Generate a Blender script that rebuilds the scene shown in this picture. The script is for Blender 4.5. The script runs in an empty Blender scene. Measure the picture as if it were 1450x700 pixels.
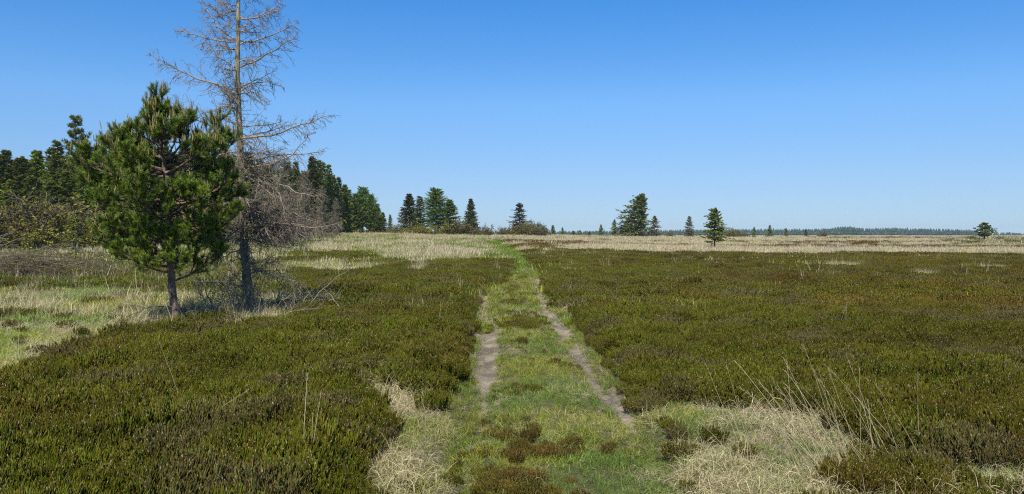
import bpy, math, random
import numpy as np
from mathutils import Vector

R = math.radians
SC = bpy.context.scene
COL = SC.collection
rng = np.random.default_rng(7)
F = 1138.0            # focal length in pixels of the 1450 px wide frame
CAM_H = 1.72
HOR = 332.0

# ------------------------------------------------------------------ noise and terrain
def _h(ix, iy, s):
    n = (ix.astype(np.int64) * 374761393 + iy.astype(np.int64) * 668265263 + s * 974634777) & 0xFFFFFFFF
    n = ((n ^ (n >> 13)) * 1274126177) & 0xFFFFFFFF
    n = n ^ (n >> 16)
    return (n & 0xFFFFFF) / float(0xFFFFFF)

def vnoise(x, y, s=0):
    x = np.asarray(x, float); y = np.asarray(y, float)
    ix = np.floor(x); iy = np.floor(y)
    fx = x - ix; fy = y - iy
    fx = fx * fx * (3 - 2 * fx); fy = fy * fy * (3 - 2 * fy)
    a = _h(ix, iy, s); b = _h(ix + 1, iy, s); c = _h(ix, iy + 1, s); d = _h(ix + 1, iy + 1, s)
    return (a * (1 - fx) + b * fx) * (1 - fy) + (c * (1 - fx) + d * fx) * fy

def fbm(x, y, s=0, o=3):
    t = 0; a = 0.5; n = 0
    for k in range(o):
        t = t + a * vnoise(x * 2 ** k, y * 2 ** k, s + 17 * k); n += a; a *= 0.5
    return t / n

def sstep(a, b, x):
    t = np.clip((x - a) / (b - a), 0, 1)
    return t * t * (3 - 2 * t)

# centre lines of the two wheel ruts, filled in below as (y, x) tables
RUTL = np.array([[-50, -0.95], [5.0, -0.93], [6.5, -0.50], [8.5, -0.27], [10.3, -0.32], [13.0, -0.40], [18.0, -0.62], [22.0, -0.80], [26.0, -0.95], [28.5, -0.78], [31.5, -0.10], [36, 0.08], [45, 0.05], [60, -0.9], [90, -2.2]])
RUTR = np.array([[-50, 1.2], [5.0, 1.22], [8.5, 1.04], [10.3, 1.02], [13.0, 0.92], [18.0, 0.80], [22.0, 0.78], [27.0, 0.80], [31.0, 1.05], [36.0, 1.15], [45, 1.05], [60, 0.4], [90, -1.0]])

def base_z(x, y):
    S = sstep(35, 110, y) * (1 - sstep(150, 260, y))
    z = 1.6 * np.exp(-((x + 28) / 36.0) ** 2) * S
    z = z + 0.72 * sstep(80, 190, y) * (1 - sstep(300, 430, y)) * sstep(-20, 15, x) - 0.6 * sstep(330, 600, y)
    return z

def terrain(x, y):
    x = np.asarray(x, float); y = np.asarray(y, float)
    z = base_z(x, y)
    w = np.clip(y / 12.0, 0, 1)
    z = z + (fbm(x / 5.0, y / 5.0, 3, 3) - 0.5) * 0.16 * w + (fbm(x / 0.7, y / 0.7, 5, 2) - 0.5) * 0.05
    z = z + (fbm(x / 22.0, y / 30.0, 9, 2) - 0.5) * 0.22 * sstep(20, 60, y)
    for T in (RUTL, RUTR):
        c = np.interp(y, T[:, 0], T[:, 1])
        z = z - 0.085 * np.exp(-((x - c) / 0.22) ** 2) * (1 - sstep(40, 60, y))
    return z

Z0 = float(terrain(0.0, 0.0))

def at(px, py):
    """ground point under a pixel of the 1450x700 frame"""
    dx = (px - 725) / F
    if py < HOR + 1.2: py = HOR + 1.2
    s = (py - HOR) / F
    D = np.concatenate([np.arange(2.5, 60, 0.05), np.arange(60, 340, 0.5)])
    zr = CAM_H - s * D
    zt = base_z(dx * D, D)
    k = np.nonzero(zr <= zt)[0]
    d = D[k[0]] if len(k) else 340.0
    return dx * d, d

# ------------------------------------------------------------------ mesh building
class MB:
    def __init__(self):
        self.v = []; self.f4 = []; self.f3 = []; self.m4 = []; self.m3 = []; self.c = []; self.n = 0
    def add(self, V, F4=None, F3=None, col=None, mat=0):
        V = np.asarray(V, float).reshape(-1, 3)
        if F4 is not None and len(F4):
            self.f4.append(np.asarray(F4, np.int64) + self.n); self.m4.append(np.full(len(F4), mat))
        if F3 is not None and len(F3):
            self.f3.append(np.asarray(F3, np.int64) + self.n); self.m3.append(np.full(len(F3), mat))
        if col is None: col = np.ones((len(V), 3))
        col = np.asarray(col, float)
        if col.ndim == 1: col = np.tile(col[:3], (len(V), 1))
        self.v.append(V); self.c.append(col); self.n += len(V)
    def mesh(self, name, mats, smooth=False, extra_pts=None):
        V = np.concatenate(self.v) if self.v else np.zeros((0, 3))
        C_ = np.concatenate(self.c) if self.c else np.zeros((0, 3))
        if extra_pts is not None:
            V = np.concatenate([V, extra_pts]); C_ = np.concatenate([C_, np.ones((len(extra_pts), 3))])
        f4 = np.concatenate(self.f4) if self.f4 else np.zeros((0, 4), np.int64)
        f3 = np.concatenate(self.f3) if self.f3 else np.zeros((0, 3), np.int64)
        me = bpy.data.meshes.new(name)
        me.vertices.add(len(V)); me.vertices.foreach_set('co', V.astype(np.float32).ravel())
        loops = np.concatenate([f4.ravel(), f3.ravel()]).astype(np.int32)
        me.loops.add(len(loops)); me.loops.foreach_set('vertex_index', loops)
        st = np.concatenate([np.arange(len(f4)) * 4, len(f4) * 4 + np.arange(len(f3)) * 3]).astype(np.int32)
        me.polygons.add(len(st)); me.polygons.foreach_set('loop_start', st)
        mi = np.concatenate(self.m4 + self.m3).astype(np.int32) if (self.m4 or self.m3) else np.zeros(0, np.int32)
        # order: all quads first
        mi = np.concatenate([np.concatenate(self.m4) if self.m4 else np.zeros(0), np.concatenate(self.m3) if self.m3 else np.zeros(0)]).astype(np.int32)
        for m in mats: me.materials.append(m)
        me.polygons.foreach_set('material_index', mi)
        if smooth: me.polygons.foreach_set('use_smooth', np.ones(len(st), bool))
        ca = me.color_attributes.new('vc', 'FLOAT_COLOR', 'POINT')
        ca.data.foreach_set('color', np.concatenate([C_, np.ones((len(C_), 1))], 1).astype(np.float32).ravel())
        me.update(calc_edges=True)
        return me

def norm(v):
    return v / np.maximum(np.linalg.norm(v, axis=-1, keepdims=True), 1e-9)

def tubes(mb, P, Rr, k=4, col=None, mat=0):
    """P (M,N,3) paths, Rr (M,N) radii"""
    P = np.asarray(P, float); Rr = np.asarray(Rr, float)
    M, N, _ = P.shape
    T = np.gradient(P, axis=1); T = norm(T)
    up = np.tile(np.array([0.13, 0.21, 1.0]), (M, 1))
    hz = np.abs(T.mean(1)[:, 2]) > 0.9
    up[hz] = [1.0, 0.1, 0.05]
    A = norm(np.cross(T, up[:, None, :])); B = np.cross(T, A)
    a = np.arange(k) * 2 * math.pi / k
    V = P[:, :, None, :] + Rr[:, :, None, None] * (A[:, :, None, :] * np.cos(a)[None, None, :, None] + B[:, :, None, :] * np.sin(a)[None, None, :, None])
    idx = np.arange(M * N * k).reshape(M, N, k)
    i0 = idx[:, :-1, :]; i1 = idx[:, 1:, :]
    q = np.stack([i0, np.roll(i0, -1, 2), np.roll(i1, -1, 2), i1], -1).reshape(-1, 4)
    c = None
    if col is not None:
        col = np.asarray(col, float)
        if col.ndim == 1: c = col
        elif col.ndim == 2: c = np.repeat(col, N * k, axis=0)
        else: c = np.repeat(col.reshape(M * N, 3), k, axis=0)
    mb.add(V.reshape(-1, 3), q, col=c, mat=mat)

def blades(mb, P, W, side, col=None, mat=0):
    """ribbons: P (M,N,3), W (M,N) half widths, side (M,3)"""
    M, N, _ = P.shape
    S = norm(side)[:, None, :] * W[:, :, None]
    V = np.stack([P - S, P + S], 2)
    idx = np.arange(M * N * 2).reshape(M, N, 2)
    q = np.stack([idx[:, :-1, 0], idx[:, :-1, 1], idx[:, 1:, 1], idx[:, 1:, 0]], -1).reshape(-1, 4)
    c = None
    if col is not None:
        col = np.asarray(col, float)
        if col.ndim == 1: c = col
        elif col.ndim == 2: c = np.repeat(col, N * 2, axis=0)
        else: c = np.repeat(col.reshape(M * N, 3), 2, axis=0)
    mb.add(V.reshape(-1, 3), q, col=c, mat=mat)

def grow(base, dirs, length, N=6, grav=0.0, wig=0.08, g=None, curl=None):
    """vectorised limbs: returns (M,N,3); grav>0 bends up, <0 droops; curl = array added per step in z (N-1)"""
    g = g or rng
    M = len(base); d = norm(np.asarray(dirs, float)).copy()
    P = np.zeros((M, N, 3)); P[:, 0] = base
    st = (np.asarray(length, float) / (N - 1))[:, None] if np.ndim(length) else np.full((M, 1), length / (N - 1))
    for i in range(1, N):
        d = d + g.normal(0, wig, (M, 3))
        gz = grav if curl is None else curl[i - 1]
        d[:, 2] += gz
        d = norm(d)
        P[:, i] = P[:, i - 1] + d * st
    return P

def sample(P, idx, t):
    """point and tangent on path idx at t in 0..1"""
    N = P.shape[1]; u = np.clip(t, 0, 0.9999) * (N - 1)
    i = u.astype(int); f = (u - i)[:, None]
    a = P[idx, i]; b = P[idx, i + 1]
    return a * (1 - f) + b * f, norm(b - a)

def perp_dirs(T, ang, g=None, flat=None):
    """direction leaving tangent T by angle ang at random roll; flat in 0..1 keeps it in the horizontal plane"""
    g = g or rng
    M = len(T)
    Rn = norm(g.normal(size=(M, 3)))
    if flat is not None:
        Hn = norm(np.cross(T, np.tile([0, 0, 1.0], (M, 1)))) * np.where(g.random(M) < 0.5, -1, 1)[:, None]
        Rn = norm(Rn * (1 - flat) + Hn * flat)
    Pn = norm(Rn - T * (Rn * T).sum(1, keepdims=True))
    ang = np.asarray(ang)[..., None] if np.ndim(ang) else ang
    return norm(T * np.cos(ang) + Pn * np.sin(ang))

# ------------------------------------------------------------------ materials
def new_mat(name):
    m = bpy.data.materials.new(name); m.use_nodes = True
    nt = m.node_tree; nt.nodes.clear()
    return m, nt

def leaf_mat(name, base, transl=0.25, var=0.35, rough=0.55, inst=False, spec=0.25, objvar=0.0, noise=0.0):
    m, nt = new_mat(name); N = nt.nodes; L = nt.links
    out = N.new('ShaderNodeOutputMaterial')
    vc = N.new('ShaderNodeAttribute'); vc.attribute_name = 'vc'
    mul = N.new('ShaderNodeMix'); mul.data_type = 'RGBA'; mul.blend_type = 'MULTIPLY'; mul.inputs[0].default_value = 1
    mul.inputs[6].default_value = (*base, 1); L.new(vc.outputs['Color'], mul.inputs[7])
    c = mul.outputs[2]
    if inst:
        it = N.new('ShaderNodeAttribute'); it.attribute_type = 'INSTANCER'; it.attribute_name = 'tint'
        m2 = N.new('ShaderNodeMix'); m2.data_type = 'RGBA'; m2.blend_type = 'MULTIPLY'; m2.inputs[0].default_value = 1
        L.new(c, m2.inputs[6]); L.new(it.outputs['Color'], m2.inputs[7]); c = m2.outputs[2]
    if objvar:
        oi = N.new('ShaderNodeObjectInfo')
        mr = N.new('ShaderNodeMapRange'); mr.inputs[3].default_value = 1 - objvar; mr.inputs[4].default_value = 1 + objvar
        L.new(oi.outputs['Random'], mr.inputs[0])
        hs = N.new('ShaderNodeHueSaturation')
        mh = N.new('ShaderNodeMapRange'); mh.inputs[3].default_value = 0.485; mh.inputs[4].default_value = 0.515
        L.new(oi.outputs['Random'], mh.inputs[0]); L.new(mh.outputs[0], hs.inputs['Hue'])
        L.new(mr.outputs[0], hs.inputs['Value']); L.new(c, hs.inputs['Color']); c = hs.outputs['Color']
    if noise:
        tc = N.new('ShaderNodeTexCoord'); nz = N.new('ShaderNodeTexNoise'); nz.inputs['Scale'].default_value = noise; nz.inputs['Detail'].default_value = 4
        L.new(tc.outputs['Object'], nz.inputs['Vector'])
        mr = N.new('ShaderNodeMapRange'); mr.inputs[1].default_value = 0.3; mr.inputs[2].default_value = 0.7; mr.inputs[3].default_value = 0.55; mr.inputs[4].default_value = 1.45
        L.new(nz.outputs['Fac'], mr.inputs[0])
        m3 = N.new('ShaderNodeMix'); m3.data_type = 'RGBA'; m3.blend_type = 'MULTIPLY'; m3.inputs[0].default_value = 1
        L.new(c, m3.inputs[6]); L.new(mr.outputs[0], m3.inputs[7]); c = m3.outputs[2]
    p = N.new('ShaderNodeBsdfPrincipled'); p.inputs['Roughness'].default_value = rough
    p.inputs['Specular IOR Level'].default_value = spec
    L.new(c, p.inputs['Base Color'])
    if transl > 0:
        t = N.new('ShaderNodeBsdfTranslucent'); L.new(c, t.inputs['Color'])
        mx = N.new('ShaderNodeMixShader'); mx.inputs[0].default_value = transl
        L.new(p.outputs[0], mx.inputs[1]); L.new(t.outputs[0], mx.inputs[2]); L.new(mx.outputs[0], out.inputs[0])
    else:
        L.new(p.outputs[0], out.inputs[0])
    return m

def bark_mat(name, c1, c2, scale=6.0, c3=None, lich=0.55):
    m, nt = new_mat(name); N = nt.nodes; L = nt.links
    out = N.new('ShaderNodeOutputMaterial'); p = N.new('ShaderNodeBsdfPrincipled'); p.inputs['Roughness'].default_value = 0.85
    p.inputs['Specular IOR Level'].default_value = 0.15
    tc = N.new('ShaderNodeTexCoord'); mp = N.new('ShaderNodeMapping'); mp.inputs['Scale'].default_value = (1, 1, 0.35)
    L.new(tc.outputs['Object'], mp.inputs['Vector'])
    nz = N.new('ShaderNodeTexNoise'); nz.inputs['Scale'].default_value = scale * 3; nz.inputs['Detail'].default_value = 6
    L.new(mp.outputs[0], nz.inputs['Vector'])
    cr = N.new('ShaderNodeValToRGB'); cr.color_ramp.elements[0].position = 0.35; cr.color_ramp.elements[1].position = 0.65
    cr.color_ramp.elements[0].color = (*c1, 1); cr.color_ramp.elements[1].color = (*c2, 1)
    L.new(nz.outputs['Fac'], cr.inputs[0]); c = cr.outputs[0]
    if c3:
        n2 = N.new('ShaderNodeTexNoise'); n2.inputs['Scale'].default_value = scale; n2.inputs['Detail'].default_value = 3
        L.new(tc.outputs['Object'], n2.inputs['Vector'])
        r2 = N.new('ShaderNodeMapRange'); r2.inputs[1].default_value = lich - 0.05; r2.inputs[2].default_value = lich + 0.08
        L.new(n2.outputs['Fac'], r2.inputs[0])
        mx = N.new('ShaderNodeMix'); mx.data_type = 'RGBA'; L.new(r2.outputs[0], mx.inputs[0]); L.new(c, mx.inputs[6]); mx.inputs[7].default_value = (*c3, 1)
        c = mx.outputs[2]
    L.new(c, p.inputs['Base Color'])
    b = N.new('ShaderNodeBump'); b.inputs['Strength'].default_value = 0.8; b.inputs['Distance'].default_value = 0.02
    L.new(nz.outputs['Fac'], b.inputs['Height']); L.new(b.outputs[0], p.inputs['Normal'])
    L.new(p.outputs[0], out.inputs[0])
    return m

M_heath = leaf_mat('heather_shoots', (0.086, 0.086, 0.008), 0.15, inst=True, rough=0.7, spec=0.08)
M_hflower = leaf_mat('heather_dry_flowers', (0.28, 0.21, 0.135), 0.1, inst=False, rough=0.8)
M_hstem = leaf_mat('heather_stems', (0.06, 0.042, 0.028), 0.0, rough=0.85)
M_green = leaf_mat('grass_green', (0.125, 0.170, 0.026), 0.3, inst=True, rough=0.5)
M_straw = leaf_mat('grass_straw', (0.53, 0.46, 0.30), 0.2, inst=True, rough=0.6)
M_stalk = leaf_mat('dry_stalks', (0.50, 0.42, 0.24), 0.1, rough=0.6)
M_spruce = leaf_mat('spruce_needles', (0.185, 0.215, 0.022), 0.3, objvar=0.4, rough=0.55)
M_larch = leaf_mat('larch_needles', (0.20, 0.31, 0.028), 0.35, objvar=0.12, rough=0.6)
M_pine = leaf_mat('pine_needles', (0.112, 0.160, 0.012), 0.12, rough=0.45, spec=0.4)
M_candle = leaf_mat('pine_candles', (0.26, 0.19, 0.085), 0.0, rough=0.8)
M_fwood = leaf_mat('far_wood_needles', (0.028, 0.050, 0.024), 0.05, rough=0.7)
M_dkbrown = leaf_mat('shrub_twigs', (0.12, 0.095, 0.058), 0.0, rough=0.85, objvar=0.2)
M_brown = leaf_mat('dry_twigs', (0.23, 0.20, 0.13), 0.0, rough=0.85, objvar=0.2)
M_twig = leaf_mat('dead_larch_twigs', (0.235, 0.20, 0.155), 0.0, rough=0.85)
M_barkp = bark_mat('pine_bark', (0.07, 0.048, 0.034), (0.24, 0.165, 0.12), 5)
M_barkl = bark_mat('larch_bark', (0.09, 0.075, 0.055), (0.33, 0.28, 0.195), 5, (0.26, 0.25, 0.13), 0.58)
M_barkd = bark_mat('dark_bark', (0.035, 0.027, 0.02), (0.13, 0.10, 0.075), 5)
M_barkg = bark_mat('grey_bark', (0.16, 0.13, 0.10), (0.36, 0.31, 0.25), 2)

# ------------------------------------------------------------------ objects
def link(name, me, parent=None):
    o = bpy.data.objects.new(name, me); COL.objects.link(o)
    if parent is not None: o.parent = parent
    return o

def thing(name, label, cat, loc=(0, 0, 0), group=None, rz=0.0, s=1.0):
    o = bpy.data.objects.new(name, None); COL.objects.link(o); o.empty_display_size = 0.3
    o.location = loc; o.rotation_euler = (0, 0, rz); o.scale = (s, s, s) if not hasattr(s, '__len__') else s
    o['label'] = label; o['category'] = cat
    if group: o['group'] = group
    return o

def structure(o): o['kind'] = 'structure'; return o

# ------------------------------------------------------------------ zones of ground cover
HEATH, STRAW, GREEN, BARE, OLIVE, STRIP, GSTRAW, MEADOW, BHEATH = range(9)

def world_poly(pts):
    return np.array([at(a, b) for a, b in pts])

def in_poly(x, y, P):
    r = np.zeros(x.shape, bool); n = len(P); j = n - 1
    for i in range(n):
        xi, yi = P[i]; xj, yj = P[j]
        c = ((yi > y) != (yj > y)) & (x < (xj - xi) * (y - yi) / (yj - yi + 1e-12) + xi)
        r ^= c; j = i
    return r

ZP = []
def zone(z, pts, warp=1.0): ZP.append((z, world_poly(pts), warp))

zone(MEADOW, [(-300, 338), (400, 334), (700, 334), (722, 356), (700, 371), (560, 374), (380, 372), (250, 360), (-300, 352)])
zone(OLIVE, [(-300, 352), (250, 360), (380, 372), (420, 420), (330, 426), (240, 416), (-300, 414)])
zone(STRAW, [(470, 333), (695, 333), (700, 339), (660, 347), (560, 348), (490, 344)])
zone(GSTRAW, [(395, 376), (470, 374), (545, 378), (520, 389), (430, 391), (395, 388)])
zone(STRAW, [(540, 356), (640, 353), (690, 364), (640, 371), (560, 366)])
zone(STRAW, [(575, 372), (610, 371), (612, 388), (580, 390)])
zone(GSTRAW, [(380, 350), (470, 347), (520, 353), (480, 362), (400, 364)])
zone(HEATH, [(400, 362), (520, 360), (520, 372), (400, 374)])
zone(GSTRAW, [(-300, 414), (240, 414), (330, 425), (425, 424), (480, 432), (440, 442), (400, 452), (345, 484), (240, 484), (150, 497), (80, 515), (0, 565), (-300, 620)], 0.6)
zone(STRAW, [(205, 468), (240, 455), (300, 452), (345, 448), (410, 440), (440, 446), (380, 462), (330, 476), (230, 478)], 0.4)
# right side
zone(HEATH, [(745, 360), (800, 356), (860, 358), (930, 362), (1012, 364), (1150, 364.5), (1172, 360), (1230, 361), (1400, 363), (1700, 371), (2400, 1200), (900, 1200), (745, 420)])
zone(BHEATH, [(1040, 350), (1200, 348.5), (1330, 349), (1700, 353), (1700, 359), (1380, 354.5), (1180, 354.5), (1060, 352)])
zone(OLIVE, [(1335, 338), (1700, 338), (1700, 353), (1400, 349), (1335, 347)])
zone(BHEATH, [(715, 351), (760, 344.5), (870, 345), (835, 348), (790, 351), (735, 353)])
zone(HEATH, [(735, 352.5), (805, 351), (795, 357), (750, 357)])
# track
zone(STRIP, [(697, 338), (712, 338), (716, 344), (728, 352), (745, 358), (752, 370), (758, 380), (765, 400), (778, 420), (795, 440), (815, 460), (832, 480), (848, 500), (862, 520), (880, 540), (893, 560), (912, 585), (940, 640), (960, 720), (1000, 1200), (450, 1200), (560, 720), (600, 640), (645, 560), (662, 500), (668, 470), (675, 440), (680, 412), (716, 402), (727, 388), (726, 378), (722, 370), (712, 362), (690, 352), (688, 345)], 0.35)
zone(GREEN, [(697, 338), (712, 338), (716, 344), (728, 352), (745, 362), (750, 372), (745, 384), (728, 386), (722, 370), (704, 360), (690, 352), (690, 345)], 0.3)
zone(GSTRAW, [(520, 535), (610, 520), (640, 580), (600, 650), (560, 720), (470, 1200), (300, 1200), (470, 720), (490, 640), (500, 590)], 1.0)
zone(GSTRAW, [(910, 590), (960, 586), (1100, 597), (1180, 600), (1225, 632), (1290, 655), (1450, 668), (1900, 700), (2300, 1200), (1000, 1200), (955, 720), (938, 640)], 0.5)
# small patches
for cx, cy, w, h in [(575, 540, 34, 14), (612, 520, 16, 12), (540, 650, 56, 22), (590, 610, 24, 14), (500, 690, 50, 20)]:
    zone(GSTRAW, [(cx - w, cy), (cx - w * 0.5, cy - h), (cx + w * 0.6, cy - h), (cx + w, cy), (cx + w * 0.4, cy + h), (cx - w * 0.6, cy + h)], 0.9)
for cx, cy, w, h in [(797, 388, 16, 1.6), (1085, 501, 36, 5), (995, 573, 16, 5), (1180, 381, 40, 2.2), (1310, 395, 26, 2.5), (1400, 386, 40, 2), (880, 440, 10, 2), (1320, 605, 22, 6), (455, 436, 22, 6), (560, 545, 20, 7), (535, 655, 24, 8)]:
    zone(STRAW, [(cx - w, cy), (cx - w * 0.5, cy - h), (cx + w * 0.6, cy - h), (cx + w, cy), (cx + w * 0.4, cy + h), (cx - w * 0.6, cy + h)], 0.5)

def zones(x, y):
    x = np.asarray(x, float); y = np.asarray(y, float)
    wx = (fbm(x / 1.7, y / 1.7, 31, 3) - 0.5); wy = (fbm(x / 1.7, y / 1.7, 47, 3) - 0.5)
    sc = 0.9 + 0.05 * y + 0.0013 * np.maximum(y - 40, 0) ** 2 * (y < 130)
    Z = np.where(y > 62, STRAW, HEATH)
    Z = np.where((y > 80) & (fbm(x / 22, y / 10, 61, 3) > 0.60), BHEATH, Z); Z = np.where((y > 74) & (fbm(x / 30, y / 12, 67, 3) < 0.36), GSTRAW, Z)
    for z, P, w in ZP:
        sx = x + wx * w * sc; sy = y + wy * w * sc * 1.4
        Z = np.where(in_poly(sx, sy, P), z, Z)
    Z = np.where((Z == STRAW) & (x < 0) & (y > 38) & (y < 150) & (fbm(x / 5, y / 9, 231, 3) > 0.50), MEADOW, Z)
    # wheel ruts
    for T, s in ((RUTL, 0), (RUTR, 1)):
        c = np.interp(y, T[:, 0], T[:, 1])
        wdt = 0.045 + 0.095 * fbm(y / 1.3 + 50 * s, x * 0 + s, 71, 2) + (0.035 * (1 - sstep(9, 14, y)) if s == 0 else 0.02)
        nz = fbm(x / 0.22, y / 1.6, 81 + s, 3) * 0.8 + 0.2 * fbm(x / 0.07, y / 0.10, 87 + s, 2)
        near = 8.6 if s == 0 else 8.2
        fade = sstep(near - 2.6, near + 2.2, y) * (1 - sstep(32, 37, y) * 0.9)
        ok = (np.abs(x - c + (nz - 0.5) * 0.30) < wdt * (0.5 + 0.9 * fade)) & (nz < 0.25 + 0.45 * fade)
        if s == 0: ok &= ~((y > 14.3) & (y < 17) & (nz > 0.42))
        Z = np.where(ok, BARE, Z)
    Z = np.where((np.hypot((x + 0.35) / 0.35, (y - 6.7) / 0.14) < 0.15 + 0.5 * fbm(x * 4, y * 4, 5, 2)) & (np.hypot(x + 0.35, y - 6.7) < 0.6), BARE, Z)
    return Z

# ------------------------------------------------------------------ ground sheet
def axis(segs):
    out = [segs[0][0]]
    for a, b, s in segs:
        n = max(1, int(round((b - a) / s))); out += list(a + (b - a) * (np.arange(1, n + 1) / n))
    return np.array(out)

xs = axis([(-2050, -400, 60), (-400, -120, 8), (-120, -40, 2), (-40, -8, 0.5), (-8, -3, 0.12), (-3, 3.5, 0.06), (3.5, 8, 0.12), (8, 40, 0.5), (40, 160, 2), (160, 400, 8), (400, 2050, 60)])
ys = axis([(-60, -6, 3), (-6, 3, 0.4), (3, 22, 0.07), (22, 40, 0.15), (40, 80, 0.4), (80, 160, 1), (160, 420, 4), (420, 2050, 60)])
GX, GY = np.meshgrid(xs, ys)
gz = terrain(GX.ravel(), GY.ravel()); gzones = zones(GX.ravel(), GY.ravel())
gcol = np.zeros((gz.size, 3))
GC = {HEATH: (0.060, 0.050, 0.028), STRAW: (0.30, 0.25, 0.145), GREEN: (0.10, 0.125, 0.035), BARE: (0.27, 0.225, 0.17), OLIVE: (0.075, 0.080, 0.028),
      STRIP: (0.105, 0.10, 0.045), GSTRAW: (0.20, 0.18, 0.095), MEADOW: (0.14, 0.14, 0.06), BHEATH: (0.075, 0.05, 0.03)}
for k, c in GC.items(): gcol[gzones == k] = c
bb_ = gzones == BARE; dn_ = np.clip((fbm(GX.ravel() / 0.16, GY.ravel() / 0.35, 207, 3) - 0.42) * 5, 0, 1)[:, None]
gcol = np.where(bb_[:, None], gcol * (1 - dn_ * 0.5) + np.array([0.075, 0.062, 0.04]) * dn_ * 0.5, gcol)
yy_ = GY.ravel(); far = sstep(300, 420, yy_)[:, None]
gcol = gcol * (1 - far) + np.array([0.07, 0.08, 0.04]) * far
nx, ny = len(xs), len(ys)
I = np.arange(nx * ny).reshape(ny, nx)
mb = MB()
mb.add(np.stack([GX.ravel(), GY.ravel(), gz], 1), np.stack([I[:-1, :-1], I[:-1, 1:], I[1:, 1:], I[1:, :-1]], -1).reshape(-1, 4), col=gcol)

m, nt = new_mat('heath_soil'); N_ = nt.nodes; L_ = nt.links
o_ = N_.new('ShaderNodeOutputMaterial'); p_ = N_.new('ShaderNodeBsdfPrincipled'); p_.inputs['Roughness'].default_value = 0.95; p_.inputs['Specular IOR Level'].default_value = 0.1
a_ = N_.new('ShaderNodeAttribute'); a_.attribute_name = 'vc'
tc_ = N_.new('ShaderNodeTexCoord')
n1 = N_.new('ShaderNodeTexNoise'); n1.inputs['Scale'].default_value = 38; n1.inputs['Detail'].default_value = 6; n1.inputs['Roughness'].default_value = 0.7
n2 = N_.new('ShaderNodeTexNoise'); n2.inputs['Scale'].default_value = 1.6; n2.inputs['Detail'].default_value = 5
L_.new(tc_.outputs['Object'], n1.inputs['Vector']); L_.new(tc_.outputs['Object'], n2.inputs['Vector'])
r1 = N_.new('ShaderNodeMapRange'); r1.inputs[1].default_value = 0.32; r1.inputs[2].default_value = 0.68; r1.inputs[3].default_value = 0.35; r1.inputs[4].default_value = 1.6
r2 = N_.new('ShaderNodeMapRange'); r2.inputs[1].default_value = 0.35; r2.inputs[2].default_value = 0.65; r2.inputs[3].default_value = 0.75; r2.inputs[4].default_value = 1.2
L_.new(n1.outputs['Fac'], r1.inputs[0]); L_.new(n2.outputs['Fac'], r2.inputs[0])
mm = N_.new('ShaderNodeMath'); mm.operation = 'MULTIPLY'; L_.new(r1.outputs[0], mm.inputs[0]); L_.new(r2.outputs[0], mm.inputs[1])
mx = N_.new('ShaderNodeMix'); mx.data_type = 'RGBA'; mx.blend_type = 'MULTIPLY'; mx.inputs[0].default_value = 1
L_.new(a_.outputs['Color'], mx.inputs[6]); L_.new(mm.outputs[0], mx.inputs[7]); L_.new(mx.outputs[2], p_.inputs['Base Color'])
b_ = N_.new('ShaderNodeBump'); b_.inputs['Strength'].default_value = 0.9; b_.inputs['Distance'].default_value = 0.03; L_.new(n1.outputs['Fac'], b_.inputs['Height']); L_.new(b_.outputs[0], p_.inputs['Normal'])
L_.new(p_.outputs[0], o_.inputs[0])
structure(link('ground', mb.mesh('ground', [m], smooth=True)))

# ------------------------------------------------------------------ instanced ground cover
def scatter_tree(name):
    ng = bpy.data.node_groups.new(name, 'GeometryNodeTree')
    ng.interface.new_socket('Geometry', in_out='INPUT', socket_type='NodeSocketGeometry')
    ng.interface.new_socket('Geometry', in_out='OUTPUT', socket_type='NodeSocketGeometry')
    N = ng.nodes; L = ng.links
    gi = N.new('NodeGroupInput'); go = N.new('NodeGroupOutput')
    def attr(n, t):
        a = N.new('GeometryNodeInputNamedAttribute'); a.data_type = t; a.inputs['Name'].default_value = n; return a.outputs['Attribute']
    ispt = attr('pt', 'BOOLEAN')
    sep = N.new('GeometryNodeSeparateGeometry'); sep.domain = 'POINT'
    L.new(gi.outputs[0], sep.inputs['Geometry']); L.new(ispt, sep.inputs['Selection'])
    sp = N.new('GeometryNodeSplitToInstances'); sp.domain = 'FACE'
    L.new(sep.outputs['Inverted'], sp.inputs['Geometry']); L.new(attr('gid', 'INT'), sp.inputs['Group ID'])
    iop = N.new('GeometryNodeInstanceOnPoints')
    L.new(sep.outputs['Selection'], iop.inputs['Points']); L.new(sp.outputs['Instances'], iop.inputs['Instance'])
    iop.inputs['Pick Instance'].default_value = True
    L.new(attr('pick', 'INT'), iop.inputs['Instance Index'])
    er = N.new('FunctionNodeEulerToRotation'); L.new(attr('rot', 'FLOAT_VECTOR'), er.inputs[0]); L.new(er.outputs[0], iop.inputs['Rotation'])
    L.new(attr('scl', 'FLOAT_VECTOR'), iop.inputs['Scale'])
    L.new(iop.outputs[0], go.inputs[0])
    return ng
SCATTER = scatter_tree('scatter')

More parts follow.
